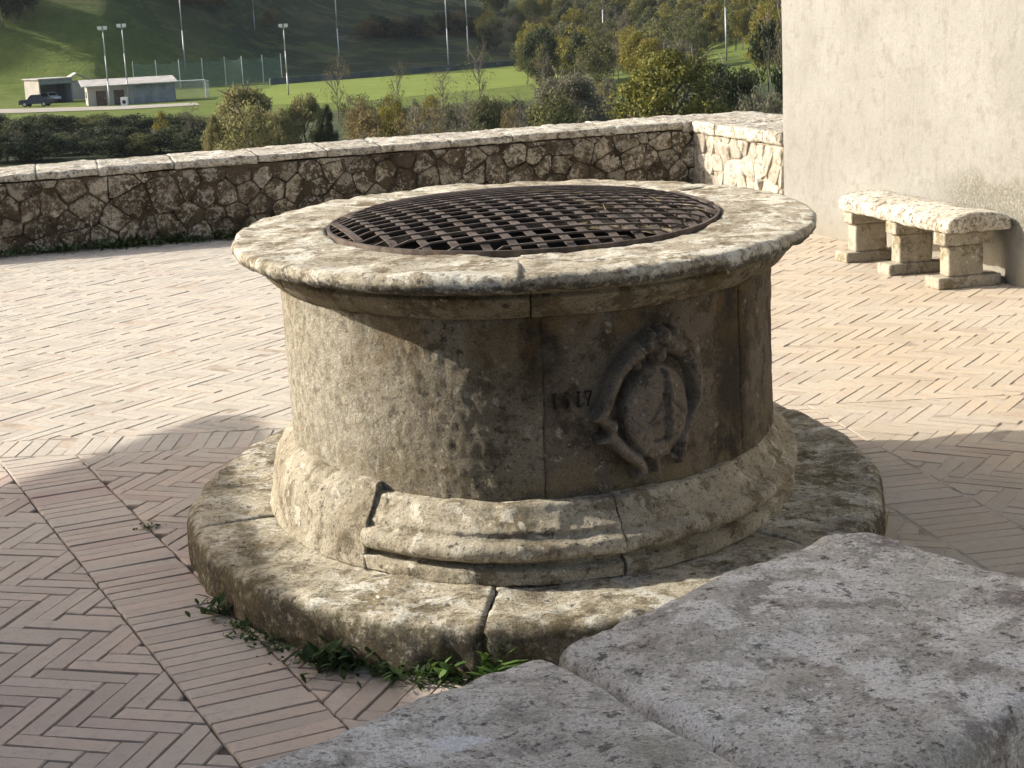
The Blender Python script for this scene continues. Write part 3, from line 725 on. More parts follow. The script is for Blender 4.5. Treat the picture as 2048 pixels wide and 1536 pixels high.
# ---- the carved date, drawn as dark strokes standing slightly proud
M_CUT = plain('dark_cut_letter', (.026, .021, .015), .95, .2, 40)
strokes = {'1': [[(.3, 0), (.3, 1)], [(.12, .98), (.46, 1.0)], [(.1, .02), (.5, .02)]],
           '6': [[(.62, .93), (.42, 1.0), (.2, .8), (.1, .5), (.14, .18), (.36, .0), (.6, .12), (.64, .36), (.44, .52), (.2, .42), (.13, .3)]],
           '7': [[(.05, .86), (.06, 1.0), (.68, 1.0), (.5, .6), (.36, .3), (.3, 0)]]}
def date_digit(ch, s0):
    mb = MB(); hh = .040; ww = .029; wd = .0021
    for st in strokes[ch]:
        for (u0, v0), (u1, v1) in zip(st[:-1], st[1:]):
            p = np.array([s0+u0*ww, .030+v0*hh]); q = np.array([s0+u1*ww, .030+v1*hh]); d = q-p; L = np.linalg.norm(d); d /= L; n_ = np.array([-d[1], d[0]])
            p = p-d*wd*.4; q = q+d*wd*.4
            c = np.array([p-n_*wd, q-n_*wd, q+n_*wd, p+n_*wd])
            VV = np.vstack([on_drum(c[:, 0], c[:, 1], np.full(4, .0048)), on_drum(c[:, 0], c[:, 1], np.full(4, -.004))])
            mb.add(VV, [(0, 1, 2, 3), (7, 6, 5, 4), (0, 4, 5, 1), (1, 5, 6, 2), (2, 6, 7, 3), (3, 7, 4, 0)])
    return sub('carved_digit', np.vstack(mb.V), mb.F, M_CUT, ar, False)
for ch, s0 in zip('1617', (-.308, -.276, -.238, -.211)): date_digit(ch, s0)

# ------------------------------------------------------------------ iron grate over the mouth
def rust_mat():
    s = NT('rusted_iron'); s.b.inputs['Metallic'].default_value = .25
    c = s.mix(s.ramp(s.noise(14, 6, .7), .36, .62), (.075, .058, .048), (.15, .122, .104))
    c = s.mix(s.ramp(s.noise(30, 5, .75), .56, .72), c, (.24, .13, .07))
    return s.done(c, s.bump(s.noise(140, 4, .7), .002), .62)
M_IRON = rust_mat()
GR = .622
def zdome(x, y): return 1.008+.050*(1-np.clip((x/GR)**2+(y/(KW*GR))**2, 0, 1))
grate = thing('well_grate', 'domed rusty iron grid of crossed bars over the well mouth', 'grate', (0, 0, .99))
def bar(along, across, off, wdt, hgt_, dz, seed):
    d = along[:2]; c = across[:2]*off; A = np.array([1/GR, 1/(KW*GR)])
    a_ = ((d*A)**2).sum(); b_ = 2*((d*A)*(c*A)).sum(); c_ = ((c*A)**2).sum()-1; D = b_*b_-4*a_*c_
    if D <= 0: return
    t0, t1 = (-b_-math.sqrt(D))/2/a_, (-b_+math.sqrt(D))/2/a_
    if t1-t0 < .09: return
    rr = random.Random(seed); tt = np.linspace(t0+.004, t1-.004, 19); V = []
    w1 = rr.uniform(-.004, .004)
    for i, t_ in enumerate(tt):
        p = c+d*t_+across[:2]*(w1*math.sin(3*t_+seed)); z = zdome(*p)+dz
        if i in (0, 18): z -= .012
        for sx, sz in ((-1, 0), (1, 0), (1, 1), (-1, 1)):
            q = p+across[:2]*sx*wdt/2; V.append((q[0], q[1], z+sz*hgt_))
    F = [(k*4+j, k*4+4+j, k*4+4+(j+1) % 4, k*4+(j+1) % 4) for k in range(18) for j in range(4)]+[(3, 2, 1, 0), (72, 73, 74, 75)]
    wob('bar', V, [f[::-1] for f in F], M_IRON, grate, False)
for i, off in enumerate(np.arange(-.76, .78, .0815)): bar(E1, E2, off+random.uniform(-.003, .003), .0095, .0055, .001, i)
for i, off in enumerate(np.arange(-.60, .62, .0755)): bar(E2, E1, off+random.uniform(-.003, .003), .025, .004, -.002, 50+i)
t = np.linspace(0, 2*math.pi, 97)[:-1]; V = []; F = []
for i, a in enumerate(t):
    for rr, z in ((GR, .985), (GR+.009, .985), (GR+.009, 1.005), (GR, 1.005)): V.append((rr*math.cos(a), KW*rr*math.sin(a), z))
    j = (i+1) % 96
    for k in range(4): F.append((i*4+k, j*4+k, j*4+(k+1) % 4, i*4+(k+1) % 4))
wob('ring', V, F, M_IRON, grate, False)

# ------------------------------------------------------------------ stone bench against the house
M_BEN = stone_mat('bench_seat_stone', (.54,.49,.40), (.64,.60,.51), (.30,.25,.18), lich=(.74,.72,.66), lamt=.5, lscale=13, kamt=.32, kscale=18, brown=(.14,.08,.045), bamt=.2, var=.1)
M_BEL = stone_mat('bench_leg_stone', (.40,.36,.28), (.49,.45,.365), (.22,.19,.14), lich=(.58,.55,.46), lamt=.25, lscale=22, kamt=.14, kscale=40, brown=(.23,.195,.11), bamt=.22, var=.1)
bench = thing('bench', 'weathered stone bench with arched seat slab on three pillars against the house', 'bench', W(3.5, 3.9, 0))
def sbox(name, a0, a1, b0, b1, z0, z1, mat, r=.008, res=.014, par=None, amps=((6, .003, 3), (40, .002, 2)), seed=0, arch=0.0):
    P, F = rbox((a1-a0, b1-b0, z1-z0), res, r)
    if arch: P[:, 2] += arch*(1-(2*P[:, 0]/(a1-a0)-1)**2)*np.clip(P[:, 2]/(z1-z0)-.3, 0, 1)/.7
    P = P+np.array([a0, b0, z0]); V = P[:, :1]*E1+P[:, 1:2]*E2+P[:, 2:]*np.array([0, 0, 1.])
    V = rough(V, F, amps, seed)
    if par is bench or par is None: return wob(name, V, F, mat, bench)
    base = np.array(par.location)+np.array(bench.location); og = V.mean(0); return ob(name, mk(name, V-og, F, mat, True), par, og-base)
sbox('seat_slab', 3.285, 3.682, 3.195, 4.60, .318, .392, M_BEN, .018, .016, None, ((4, .007, 3), (18, .005, 3)), 5, .042)
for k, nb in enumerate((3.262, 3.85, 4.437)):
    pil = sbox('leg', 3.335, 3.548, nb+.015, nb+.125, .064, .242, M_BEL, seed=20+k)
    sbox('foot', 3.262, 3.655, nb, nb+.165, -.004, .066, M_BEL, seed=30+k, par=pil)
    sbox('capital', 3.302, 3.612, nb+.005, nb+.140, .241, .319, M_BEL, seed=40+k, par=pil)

# ------------------------------------------------------------------ weeds
def leaf_mat(name, c0, c1, trans=.3):
    s = NT(name); at = s.n('Attribute', out='Fac', attribute_name='tint', attribute_type='GEOMETRY')
    r = s.math('FRACT', s.math('ADD', at, s.math('MULTIPLY', s.rand(), .35)))
    c = s.mix(r, c0, c1); s.put(s.b.inputs['Base Color'], c); s.b.inputs['Roughness'].default_value = .7
    tr = s.t.nodes.new('ShaderNodeBsdfTranslucent'); s.put(tr.inputs[0], c)
    mx = s.t.nodes.new('ShaderNodeMixShader'); mx.inputs[0].default_value = trans
    s.t.links.new(s.b.outputs[0], mx.inputs[1]); s.t.links.new(tr.outputs[0], mx.inputs[2]); s.t.links.new(mx.outputs[0], s.out.inputs[0])
    return s.m
L_WEED = leaf_mat('weed_leaf', (.045, .10, .02), (.13, .21, .05))
L_DARK = leaf_mat('dark_weed_leaf', (.02, .045, .012), (.06, .10, .03))
L_DRY = leaf_mat('dry_stalk', (.30, .24, .10), (.42, .36, .20))
def weed_mesh(n, h, spread, lw, seed, mat, blade=False):
    rng_ = np.random.default_rng(seed); V = []; F = []; T = []
    for i in range(n):
        a = rng_.uniform(0, 2*math.pi); b = np.array([rng_.normal(0, spread*.45), rng_.normal(0, spread*.45), 0])*(.12 if blade else 1); L = h*rng_.uniform(.45, 1.1)
        d = np.array([math.cos(a), math.sin(a), 0]); sd_ = np.array([-d[1], d[0], 0]); tl = rng_.uniform(.25, 1.0)*(.35 if blade else 1)
        st = b+np.array([0, 0, 0 if blade else rng_.uniform(0, h*.7)]); k0 = len(V); w_ = lw*rng_.uniform(.6, 1.2)
        if not blade:
            V += [(-.0012, 0, 0), (.0012, 0, 0), st+np.array([.001, 0, 0]), st-np.array([.001, 0, 0])]; F.append((k0, k0+1, k0+2, k0+3)); T.append(.3); k0 += 4
        for t_, wf in ((0, .25), (.35, 1), (.7, .85), (1, .08)):
            p = st+d*(L*tl*t_)+np.array([0, 0, L*(t_*.9-.55*tl*t_*t_)])*(1 if blade else .6)
            V += [p-sd_*w_*wf/2, p+sd_*w_*wf/2]
        F += [(k0+2*q, k0+2*q+1, k0+2*q+3, k0+2*q+2) for q in range(3)]; T += [rng_.random()]*3
    me = mk('weed', np.array(V), F, mat, True); at = me.attributes.new('tint', 'FLOAT', 'FACE'); at.data.foreach_set('value', np.array(T, np.float32)); return me
def weed(label, P, me, group=None, s=1.0, rz=0.0):
    o = ob('weed', me, None, P, rz); o.scale = (s, s, s); return tag(o, label, 'weed', group)
def step_edge(phi, extra=.015, z=0.0): return np.array([(1.125+extra)*math.cos(rad(phi)), KW*(1.125+extra)*math.sin(rad(phi)), z])
weed('bushy dark green weed clump against the shaded side of the well step', step_edge(241, .03), weed_mesh(110, .075, .11, .018, 1, L_DARK))
weed('small dark weed tucked against the left flank of the well step', step_edge(216, .012), weed_mesh(50, .06, .07, .016, 2, L_DARK))
weed('low dark weed fringe along the foot of the shaded well step', step_edge(250, .02), weed_mesh(60, .045, .12, .014, 3, L_DARK))
weed('pale sunlit broad-leaved weed at the front foot of the well step', step_edge(257, .02), weed_mesh(22, .065, .05, .022, 4, L_WEED))
weed('taller bright green weed growing from the open joint of the well step', step_edge(263.5, .015), weed_mesh(36, .11, .05, .018, 5, L_WEED))
weed('bright green grassy weed between the well step and the front parapet', step_edge(268, .03), weed_mesh(30, .085, .06, .009, 6, L_WEED, True))
weed('dry straw coloured grass stalks at the right edge of the well step', step_edge(343, .0), weed_mesh(9, .16, .03, .006, 7, L_DRY, True))
weed('tiny dark moss tuft in the paving joint beside the brick band', onz(296, 1056, 0), weed_mesh(40, .016, .05, .010, 8, L_DARK))
weed('green tuft hanging in the rubble near the parapet corner', W(2.9, B_P-.05, .20), weed_mesh(60, .06, .10, .02, 9, L_DARK))
for i in range(15):
    weed('tiny weed in the dirty joint along the front foot of the well step', step_edge(221+i*2.9+random.uniform(-1, 1), random.uniform(.004, .03)), weed_mesh(26, random.uniform(.02, .045), .07, .011, 60+i, L_DARK), 'tiny weeds round the step', 1.0, random.uniform(0, 6))
wms = [weed_mesh(46, .085, .20, .020, 20+i, L_DARK) for i in range(4)]
for i, a in enumerate(np.arange(-2.6, 1.2, .105)):
    weed('low dark weed along the foot of the long shaded parapet', W(a+random.uniform(-.04, .04), B_P-.07, -.005), wms[i % 4], 'weeds along the parapet foot', random.uniform(.7, 1.25), random.uniform(0, 6))
V = []
tw = thing('dry_twigs', 'pale dry stalks tangled in the right part of the grate', 'twigs', (.25, 0, 1.03))
for i in range(7):
    p = np.array([random.uniform(.05, .45), random.uniform(-.35, .45), 0]); a = random.uniform(0, 6.28); L = random.uniform(.05, .16); q = p+np.array([math.cos(a)*L, math.sin(a)*L, 0])
    if (q[0]/.6)**2+(q[1]/.78)**2 > .9: continue
    p[2] = zdome(*p[:2])+.008; q[2] = zdome(*q[:2])+.018
    mb = MB(); mb.tube(p, q, .0014, .0008, 5); o = mb.obj('stalk', L_DRY, tw); o.location = -tw.location
# ------------------------------------------------------------------ trees and shrubs of the valley
L_YG = leaf_mat('yellow_green_leaf', (.10, .105, .014), (.27, .23, .04), .35)
L_BIG = leaf_mat('green_gold_leaf', (.03, .045, .010), (.22, .21, .04), .3)
L_ST = leaf_mat('straw_green_leaf', (.07, .075, .028), (.33, .30, .12), .3)
L_OL = leaf_mat('olive_leaf', (.065, .078, .024), (.15, .15, .05), .3)
L_GR = leaf_mat('dark_green_leaf', (.014, .024, .010), (.055, .072, .024), .2)
L_BR = leaf_mat('autumn_leaf', (.12, .095, .04), (.25, .20, .085), .35)
L_GY = leaf_mat('grey_green_leaf', (.10, .105, .065), (.19, .18, .12), .3)
M_BARK = plain('grey_bark', (.17, .145, .115), .95, .3, 3)
def crown_mesh(seed, n, leaf, clumps=16, flat=1.0, low=.12, tight=.17, skirt=False):
    """leaf-sized faces in many clumps through a unit-high crown volume"""
    g_ = np.random.default_rng(seed); C = []
    while len(C) < clumps:
        p = g_.uniform(-1, 1, 3)
        if np.linalg.norm(p) > 1: continue
        p = p/np.linalg.norm(p)*np.linalg.norm(p)**.45
        if skirt:
            zz_ = g_.random()**1.35; rr_ = (.42*(1-.75*zz_**2.2)+.03)*math.sqrt(g_.uniform(.25, 1)); aa_ = g_.uniform(0, 6.283)
            C.append((rr_*math.cos(aa_), rr_*math.sin(aa_), .03+.88*zz_)); continue
        C.append((p[0]*.40, p[1]*.40, low+(1-low)*(.5+p[2]*.44*flat)))
    C = np.array(C); k = g_.integers(0, clumps, n); sz = g_.uniform(.6, 1.25, clumps)
    off = g_.normal(0, 1, (n, 3)); off /= np.linalg.norm(off, axis=1, keepdims=True); off *= (g_.random((n, 1))**.40)*tight*sz[k][:, None]
    P = C[k]+off*np.array([1, 1, .8]); P[:, 2] = np.maximum(P[:, 2], .01)
    nrm = off/np.linalg.norm(off, axis=1, keepdims=True)+g_.normal(0, .6, (n, 3)); nrm /= np.linalg.norm(nrm, axis=1, keepdims=True)
    t1 = np.cross(nrm, g_.normal(0, 1, (n, 3))); t1 /= np.linalg.norm(t1, axis=1, keepdims=True); t2 = np.cross(nrm, t1)
    s1 = leaf*g_.uniform(.6, 1.3, (n, 1)); s2 = s1*g_.uniform(.5, .9, (n, 1))
    V = np.stack([P-t1*s1, P-t2*s2, P+t1*s1, P+t2*s2], 1).reshape(-1, 3); F = np.arange(4*n).reshape(-1, 4)
    me = mk('crown', V, F, L_OL); me.materials.clear(); me.materials.append(L_OL)
    tint = np.clip(g_.random(clumps)[k]*.55+g_.random(n)*.45, 0, 1)
    at = me.attributes.new('tint', 'FLOAT', 'FACE'); at.data.foreach_set('value', tint.astype(np.float32)); return me
def trunk_mesh(seed, r=.022, spread=.33, twigs=0, top=.8):
    g_ = random.Random(seed); mb = MB(); p = np.zeros(3); h = .0
    pts = [np.zeros(3)]
    for i in range(5): pts.append(pts[-1]+np.array([g_.uniform(-.03, .03), g_.uniform(-.03, .03), top/5]))
    for i in range(5): mb.tube(pts[i], pts[i+1], r*(1-i*.17), r*(1-(i+1)*.17), 6)
    def branch(P, d, L, rr, lev):
        q = P+d*L; mb.tube(P, q, rr, rr*.6, 4 if lev else 5)
        if lev >= (3 if twigs else 1): return
        for _ in range(3 if twigs else 2):
            nd = d+np.array([g_.uniform(-.8, .8), g_.uniform(-.8, .8), g_.uniform(-.15, .7)]); nd /= np.linalg.norm(nd)
            branch(P+d*L*g_.uniform(.45, 1), nd, L*g_.uniform(.5, .8), rr*.55, lev+1)
    for i in range(11 if twigs else 8):
        b = pts[1+(i % 4)]+(pts[2+(i % 4)]-pts[1+(i % 4)])*g_.random(); a = g_.uniform(0, 6.28); d = np.array([math.cos(a), math.sin(a), g_.uniform(.5, 1.3)]); d /= np.linalg.norm(d)
        branch(b, d, spread*g_.uniform(.6, 1.0)*(.6 if twigs else 1), r*.5, 0)
    return mk('trunk', np.vstack(mb.V), mb.F, M_BARK, True)
CR_FULL = [crown_mesh(1+i, 5200, .019, 26, 1, .12, .17) for i in range(4)]
CR_BUSH = [crown_mesh(31+i, 5200, .020, 24, 1.0, .0, .20) for i in range(4)]
CR_BIG = [crown_mesh(131+i, 27000, .0115, 95, 1.0, -.05, .115, True) for i in range(3)]
CR_THIN = [crown_mesh(61+i, 420, .014, 26, 1, .30, .13) for i in range(3)]
CR_MID = [crown_mesh(81+i, 1500, .017, 24, 1, .20, .15) for i in range(3)]
CR_TALL = [crown_mesh(91+i, 2600, .022, 18, 1.05, .05, .15) for i in range(2)]
TR = [trunk_mesh(1+i) for i in range(3)]; TRT = [trunk_mesh(11+i, .018, .36, 1, .75) for i in range(4)]
KIND = {'big': (CR_BIG, TR), 'full': (CR_FULL, TR), 'bush': (CR_BUSH, TR), 'thin': (CR_THIN, TRT), 'mid': (CR_MID, TRT), 'tall': (CR_TALL, TR)}
def tree(name, label, P, h, wdt, kind, mat, group=None, cat='tree'):
    cr, tr = KIND[kind]; r = thing(name, label, cat, P, group, random.uniform(0, 6.28)); r.scale = (wdt, wdt, h)
    ob('trunk', random.choice(tr), r); c = ob('crown', random.choice(cr), r)
    c.material_slots[0].link = 'OBJECT'; c.material_slots[0].material = mat; return r
def ptree(name, label, px, ytop, d, wpx, kind, mat, group=None, cat='tree'):
    P = CAM+ray(px, ytop)*d; zg = float(H(P[0], P[1])); h = max(.8, P[2]-zg)
    return tree(name, label, (P[0], P[1], zg-.05), h*1.02, wpx*d/FPX, kind, mat, group, cat)
ptree('broadleaf_tree', 'big dense yellow-green tree close behind the parapet corner', 1342, 90, 95, 310, 'big', L_BIG)
ptree('broadleaf_tree', 'dark green tree pressed against the big yellow-green tree', 1455, 122, 102, 190, 'big', L_GR)
ptree('broadleaf_tree', 'rounded pale yellow-green tree behind the long parapet, below the goal', 486, 168, 125, 175, 'big', L_ST)
ptree('broadleaf_tree', 'smaller yellow-green tree beside the dark pointed shrub', 604, 186, 125, 120, 'big', L_ST)
ptree('shrub', 'straw-green shrub filling the gap between the two yellow-green trees', 552, 214, 122, 110, 'big', L_ST, cat='shrub')
ptree('shrub', 'low straw-green shrub at the left skirt of the rounded tree', 430, 226, 121, 80, 'big', L_ST, cat='shrub')
ptree('shrub', 'leafy straw-green shrub under the crown of the rounded tree', 490, 206, 118, 130, 'bush', L_ST, cat='shrub')
ptree('evergreen_shrub', 'dark pointed evergreen shrub right behind the long parapet coping', 648, 205, 122, 60, 'big', L_GR, cat='shrub')
ptree('shrub', 'low orange autumn shrub just above the long parapet coping', 735, 228, 110, 130, 'bush', L_BR, cat='shrub')
ptree('shrub', 'straw coloured half-bare shrub behind the long parapet', 835, 205, 115, 150, 'mid', L_BR, cat='shrub')
ptree('shrub', 'twiggy leafless grey shrub left of the dark hollow', 925, 180, 118, 130, 'thin', L_GY, cat='shrub')
ptree('shrub', 'olive thicket at the mouth of the dark hollow', 985, 196, 135, 110, 'bush', L_OL, cat='shrub')
ptree('shrub', 'deep green shrub inside the dark hollow', 1035, 205, 140, 120, 'bush', L_GR, cat='shrub')
ptree('shrub', 'wide grey-green shrub between the hollow and the big yellow-green tree', 1130, 145, 120, 210, 'big', L_GY, cat='shrub')
ptree('shrub', 'olive shrub in front of the wide grey-green shrub', 1105, 185, 112, 130, 'bush', L_OL, cat='shrub')
ptree('shrub', 'soft grey shrub tucked beneath the big yellow-green tree', 1205, 150, 125, 110, 'mid', L_GY, cat='shrub')
ptree('shrub', 'grey-green shrub above the short sunlit parapet', 1508, 178, 92, 110, 'bush', L_GY, cat='shrub')
ptree('shrub', 'silver leaved low shrub touching the house corner', 1548, 196, 85, 80, 'bush', L_GY, cat='shrub')
ptree('broadleaf_tree', 'dark ivy-clad tree beside the house corner', 1535, 30, 150, 80, 'tall', L_GR)
ptree('bare_tree', 'brown almost leafless tree behind the house corner', 1558, -25, 175, 120, 'thin', L_BR)
for i, (px, yt, wd) in enumerate(((668, 112, 80), (790, 118, 70), (880, 140, 90), (952, 88, 90), (1085, 112, 90), (1168, 120, 80))):
    ptree('sapling', 'slender thinly leaved tree standing in front of the sports field', px, yt, 185+i*3, wd, 'thin', L_OL if i % 2 else L_BR, 'thin trees before the field')
for i in range(30):
    px = -60+i*17; back = i % 2
    ptree('hedge_bush', 'dark green bramble bush of the hedge below the sheds', px, random.uniform(224, 240) if back else random.uniform(246, 268), random.uniform(172, 186) if back else random.uniform(150, 160), random.uniform(90, 135), 'bush', L_GR if i % 5 else L_OL, 'bushes of the dark hedge', 'bush')
ptree('hedge_bush', 'small yellow-green bush in the dark hedge', 322, 225, 158, 46, 'bush', L_YG, None, 'bush')
ptree('bare_tree', 'thin bare sapling in front of the dark hedge', 378, 205, 150, 60, 'thin', L_GY)
for i, (px, yt, wd, mm) in enumerate(((700, 190, 60, L_OL), (770, 198, 60, L_GY), (860, 190, 70, L_YG), (905, 205, 60, L_OL))):
    ptree('shrub', 'loose mixed shrub at the near edge of the sports field', px, yt, 150+i*4, wd, 'mid', mm, 'shrubs edging the field', 'shrub')
for i in range(34):
    px = random.uniform(690, 1240); yt = random.uniform(185, 232)-max(0, px-1000)*.14
    ptree('thicket_shrub', 'scrubby shrub of the thicket between the long parapet and the field', px, yt, random.uniform(120, 170), random.uniform(50, 105), random.choice(['bush', 'mid', 'mid', 'thin']), random.choice([L_OL, L_GY, L_GY, L_BR, L_YG]), 'scrub below the field', 'shrub')
for i in range(8):
    ptree('thicket_shrub', 'pale grey shrub of the thicket behind the short parapet', random.uniform(1440, 1570), random.uniform(165, 205), random.uniform(95, 130), random.uniform(60, 100), 'bush', random.choice([L_GY, L_OL]), 'scrub behind the short parapet', 'shrub')
# wood climbing the slope beyond the field
for i in range(210):
    px = random.uniform(965, 1575); py = random.uniform(18, 150); x, y, zg = hit(px, py)
    if 1385 < px < 1515 and 105 < py < 165: continue
    if px < 1060 and py > 110: continue
    if i % 5 == 0: px = random.uniform(1050, 1385); py = random.uniform(130, 190); x, y, zg = hit(px, py)
    if random.random() < .3 and px < 1060: continue
    kk = random.random(); h = random.uniform(5, 8.5)
    if kk < .32: tree('wood_tree', 'olive green tree in the wood on the slope beyond the field', (x, y, zg), h, h*.8, 'full', L_OL, 'olive trees of the hillside wood')
    elif kk < .55: tree('wood_tree', 'yellowing tree in the wood on the slope beyond the field', (x, y, zg), h, h*.75, 'full', L_YG, 'yellowing trees of the hillside wood')
    elif kk < .72: tree('wood_tree', 'grey-green tree in the wood on the slope beyond the field', (x, y, zg), h, h*.75, 'mid', L_GY, 'grey trees of the hillside wood')
    elif kk < .86: tree('wood_tree', 'dark evergreen tree in the wood on the slope beyond the field', (x, y, zg), h, h*.65, 'full', L_GR, 'evergreens of the hillside wood')
    else: tree('wood_tree', 'brown half-bare tree in the wood on the slope beyond the field', (x, y, zg), h, h*.7, 'thin', L_BR, 'half-bare trees of the hillside wood')
for i in range(13):
    px = 735+i*20; p = hit(px, 72+random.uniform(-4, 6)); tree('hedge_bush', 'dark bush of the hedgerow across the upper slope', p, random.uniform(3.6, 5.2), random.uniform(5, 7.5), 'bush', L_GR if i % 3 else L_BR, 'hedgerow on the upper slope', 'bush')
p = hit(545, 62); tree('broadleaf_tree', 'small orange autumn tree alone on the open slope', p, 4.2, 4.0, 'full', L_BR)
for px, py in ((8, 60), (30, 48), (52, 42), (-18, 70), (70, 30)):
    p = hit(px, py); tree('slope_tree', 'dark tree at the head of the shaded slope above the sheds', p, random.uniform(9, 13), 7, 'full', L_GR, 'dark trees above the sheds')
for px in (360, 385, 410, 440):
    p = hit(px, 14); tree('slope_shrub', 'brownish shrub near the crest of the open slope', p, random.uniform(3, 4.5), 5, 'bush', L_BR, 'brown shrubs near the crest', 'shrub')
for i in range(16):
    x = random.uniform(-215, -110); y = random.uniform(296, 430); tree('slope_tree', 'tall dark tree of the wood left of the open slope', (x, y, float(H(x, y))), random.uniform(11, 16), 9, 'full', L_GR, 'wood left of the open slope')

# ------------------------------------------------------------------ field, road, wall, fence, goal, lights, sheds, cars
def sheet(name, pxs, dz, mat, kind='structure', z=FLAT):
    P = np.array([onz(x, y, z) for x, y in pxs]); P[:, 2] = z+dz; me = mk(name, P, [tuple(range(len(P)))], mat); o = ob(name, me); return tag(o, kind=kind)
def field_mat():
    s = NT('sports_turf'); st = s.n('Mapping', {'Vector': s.co(), 'Scale': (.3, 2, 1)})
    c = s.mix(s.ramp(s.noise(.22, 6, .7, co=st), .35, .66), (.145, .20, .032), (.22, .27, .05))
    c = s.mix(s.ramp(s.noise(1.4, 5, .7), .5, .8, 0, .5), c, (.09, .13, .03))
    return s.done(c, s.bump(s.noise(2.5, 5, .8), .25), .95)
sheet('sports_field', [(440, 214), (700, 205), (1046, 172), (1300, 152), (1290, 112), (1036, 131), (560, 168)], .03, field_mat())
sheet('dirt_road', [(-160, 232), (60, 226), (260, 219), (400, 211), (392, 206), (240, 213), (50, 218), (-160, 222)], .08, plain('pale_dirt', (.34, .31, .26), .95, .15, .4))
M_WALLB = plain('dark_field_wall', (.10, .115, .115), .9, .25, .4)
def vwall(name, label, pts, h, th, mat):
    P = [onz(x, y, FLAT) for x, y in pts]; c = np.mean(P, 0); t_ = thing(name, label, 'wall', c); 
    for p, q in zip(P[:-1], P[1:]):
        d = (q-p)/np.linalg.norm(q-p); n_ = np.array([-d[1], d[0], 0])*th/2; mb = MB()
        mb.prism([tuple((v-c)[:2]) for v in (p-n_, q-n_, q+n_, p+n_)], -.2, h); mb.obj('wall_section', mat, t_)
vwall('field_wall', 'low dark grey wall along the far side of the sports field', [(540, 170), (660, 161), (780, 152), (900, 142), (1035, 131)], 1.15, .4, M_WALLB)
M_GALV = plain('galvanised_steel', (.42, .44, .45), .5, .1, 2, .4)
M_WHT = plain('white_paint', (.72, .72, .70), .6, .08, 2)
M_NET = NT('green_netting')
tb = M_NET.t.nodes.new('ShaderNodeBsdfTransparent'); mx = M_NET.t.nodes.new('ShaderNodeMixShader'); mx.inputs[0].default_value = .26
M_NET.t.links.new(tb.outputs[0], mx.inputs[1]); M_NET.t.links.new(M_NET.b.outputs[0], mx.inputs[2]); M_NET.t.links.new(mx.outputs[0], M_NET.out.inputs[0])
M_NETG = M_NET.done((.20, .33, .28))
fp = [onz(x, y, FLAT) for x, y in ((270, 182), (316, 180), (362, 178), (408, 175), (453, 172), (487, 171), (528, 168), (565, 166))]
fc = np.mean(fp, 0); fn = thing('net_fence', 'tall green ball-stop net hung between steel posts behind the sheds', 'fence', fc)
for p in fp:
    mb = MB(); mb.tube(p-fc, p-fc+np.array([0, 0, 5.2]), .10, .09, 6); mb.obj('post', M_GALV, fn)
V = []; F = []
for (p, q) in zip(fp[:-1], fp[1:]):
    k0 = len(V)
    for i in range(9):
        t_ = i/8; b = p*(1-t_)+q*t_-fc; V += [b+np.array([0, 0, .05]), b+np.array([0, 0, 5.1-1.0*4*t_*(1-t_)*.6])]
    F += [(k0+2*i, k0+2*i+2, k0+2*i+3, k0+2*i+1) for i in range(8)]
ob('net', mk('net', np.array(V), F, M_NETG), fn)
gp = onz(378, 197, FLAT); gl = thing('goal', 'white framed football goal with net beside the long shed', 'goal', gp)
for sx in (-2.7, 2.7):
    mb = MB(); mb.tube((sx, 0, 0), (sx, 0, 2.7), .09, .09, 8); mb.obj('post', M_WHT, gl)
    mb = MB(); mb.tube((sx, 0, 2.7), (sx+.2, 2.0, 2.5), .06, .06, 6); mb.obj('stay', M_WHT, gl)
mb = MB(); mb.tube((-2.7, 0, 2.7), (2.7, 0, 2.7), .09, .09, 8); mb.obj('crossbar', M_WHT, gl)
n2 = NT('white_netting'); tb = n2.t.nodes.new('ShaderNodeBsdfTransparent'); mx = n2.t.nodes.new('ShaderNodeMixShader'); mx.inputs[0].default_value = .32
n2.t.links.new(tb.outputs[0], mx.inputs[1]); n2.t.links.new(n2.b.outputs[0], mx.inputs[2]); n2.t.links.new(mx.outputs[0], n2.out.inputs[0]); n2.done((.6, .6, .58))
ob('net', mk('net', [(-2.7, 0, 2.7), (2.7, 0, 2.7), (2.9, 2, 2.5), (-2.5, 2, 2.5), (-2.5, 2.2, 0), (2.9, 2.2, 0), (-2.7, 0, 0), (2.7, 0, 0)], [(0, 1, 2, 3), (3, 2, 5, 4), (0, 3, 4, 6), (1, 2, 5, 7)], n2.m), gl)
def pole(label, P, h, head=True, r=.13, group=None, name='floodlight_pole'):
    t_ = thing(name, label, 'pole', P, group); mb = MB()
    for k in range(3): mb.tube((0, 0, h*k/3-.3*(k == 0)), (0, 0, h*(k+1)/3), r*(1-.18*k), r*(1-.18*(k+1)), 8)
    mb.obj('shaft', M_GALV, t_, True)
    if head:
        mb = MB(); mb.box((-.55, -.18, h-.05), (.55, .18, h+.10)); mb.obj('crossarm', M_GALV, t_)
        for sx in (-.4, .4):
            mb = MB(); mb.prism([(sx-.3, -.35), (sx+.3, -.35), (sx+.22, .2), (sx-.22, .2)], h+.08, h+.55); mb.obj('floodlight', M_WHT, t_)
    return t_
def hof(px, ytop, P): 
    d = (P-CAM)@FWD; return float((CAM+ray(px, ytop)*d)[2]-P[2])
P = onz(220, 212, FLAT); pole('floodlight pole in front of the open garage end of the long shed', P, hof(205, 60, P))
P = onz(258, 208, FLAT); pole('floodlight pole rising by the white appliance at the long shed', P, hof(246, 55, P))
P = onz(577, 190, FLAT); pole('floodlight pole on the near touchline of the sports field', P, hof(565, 55, P))
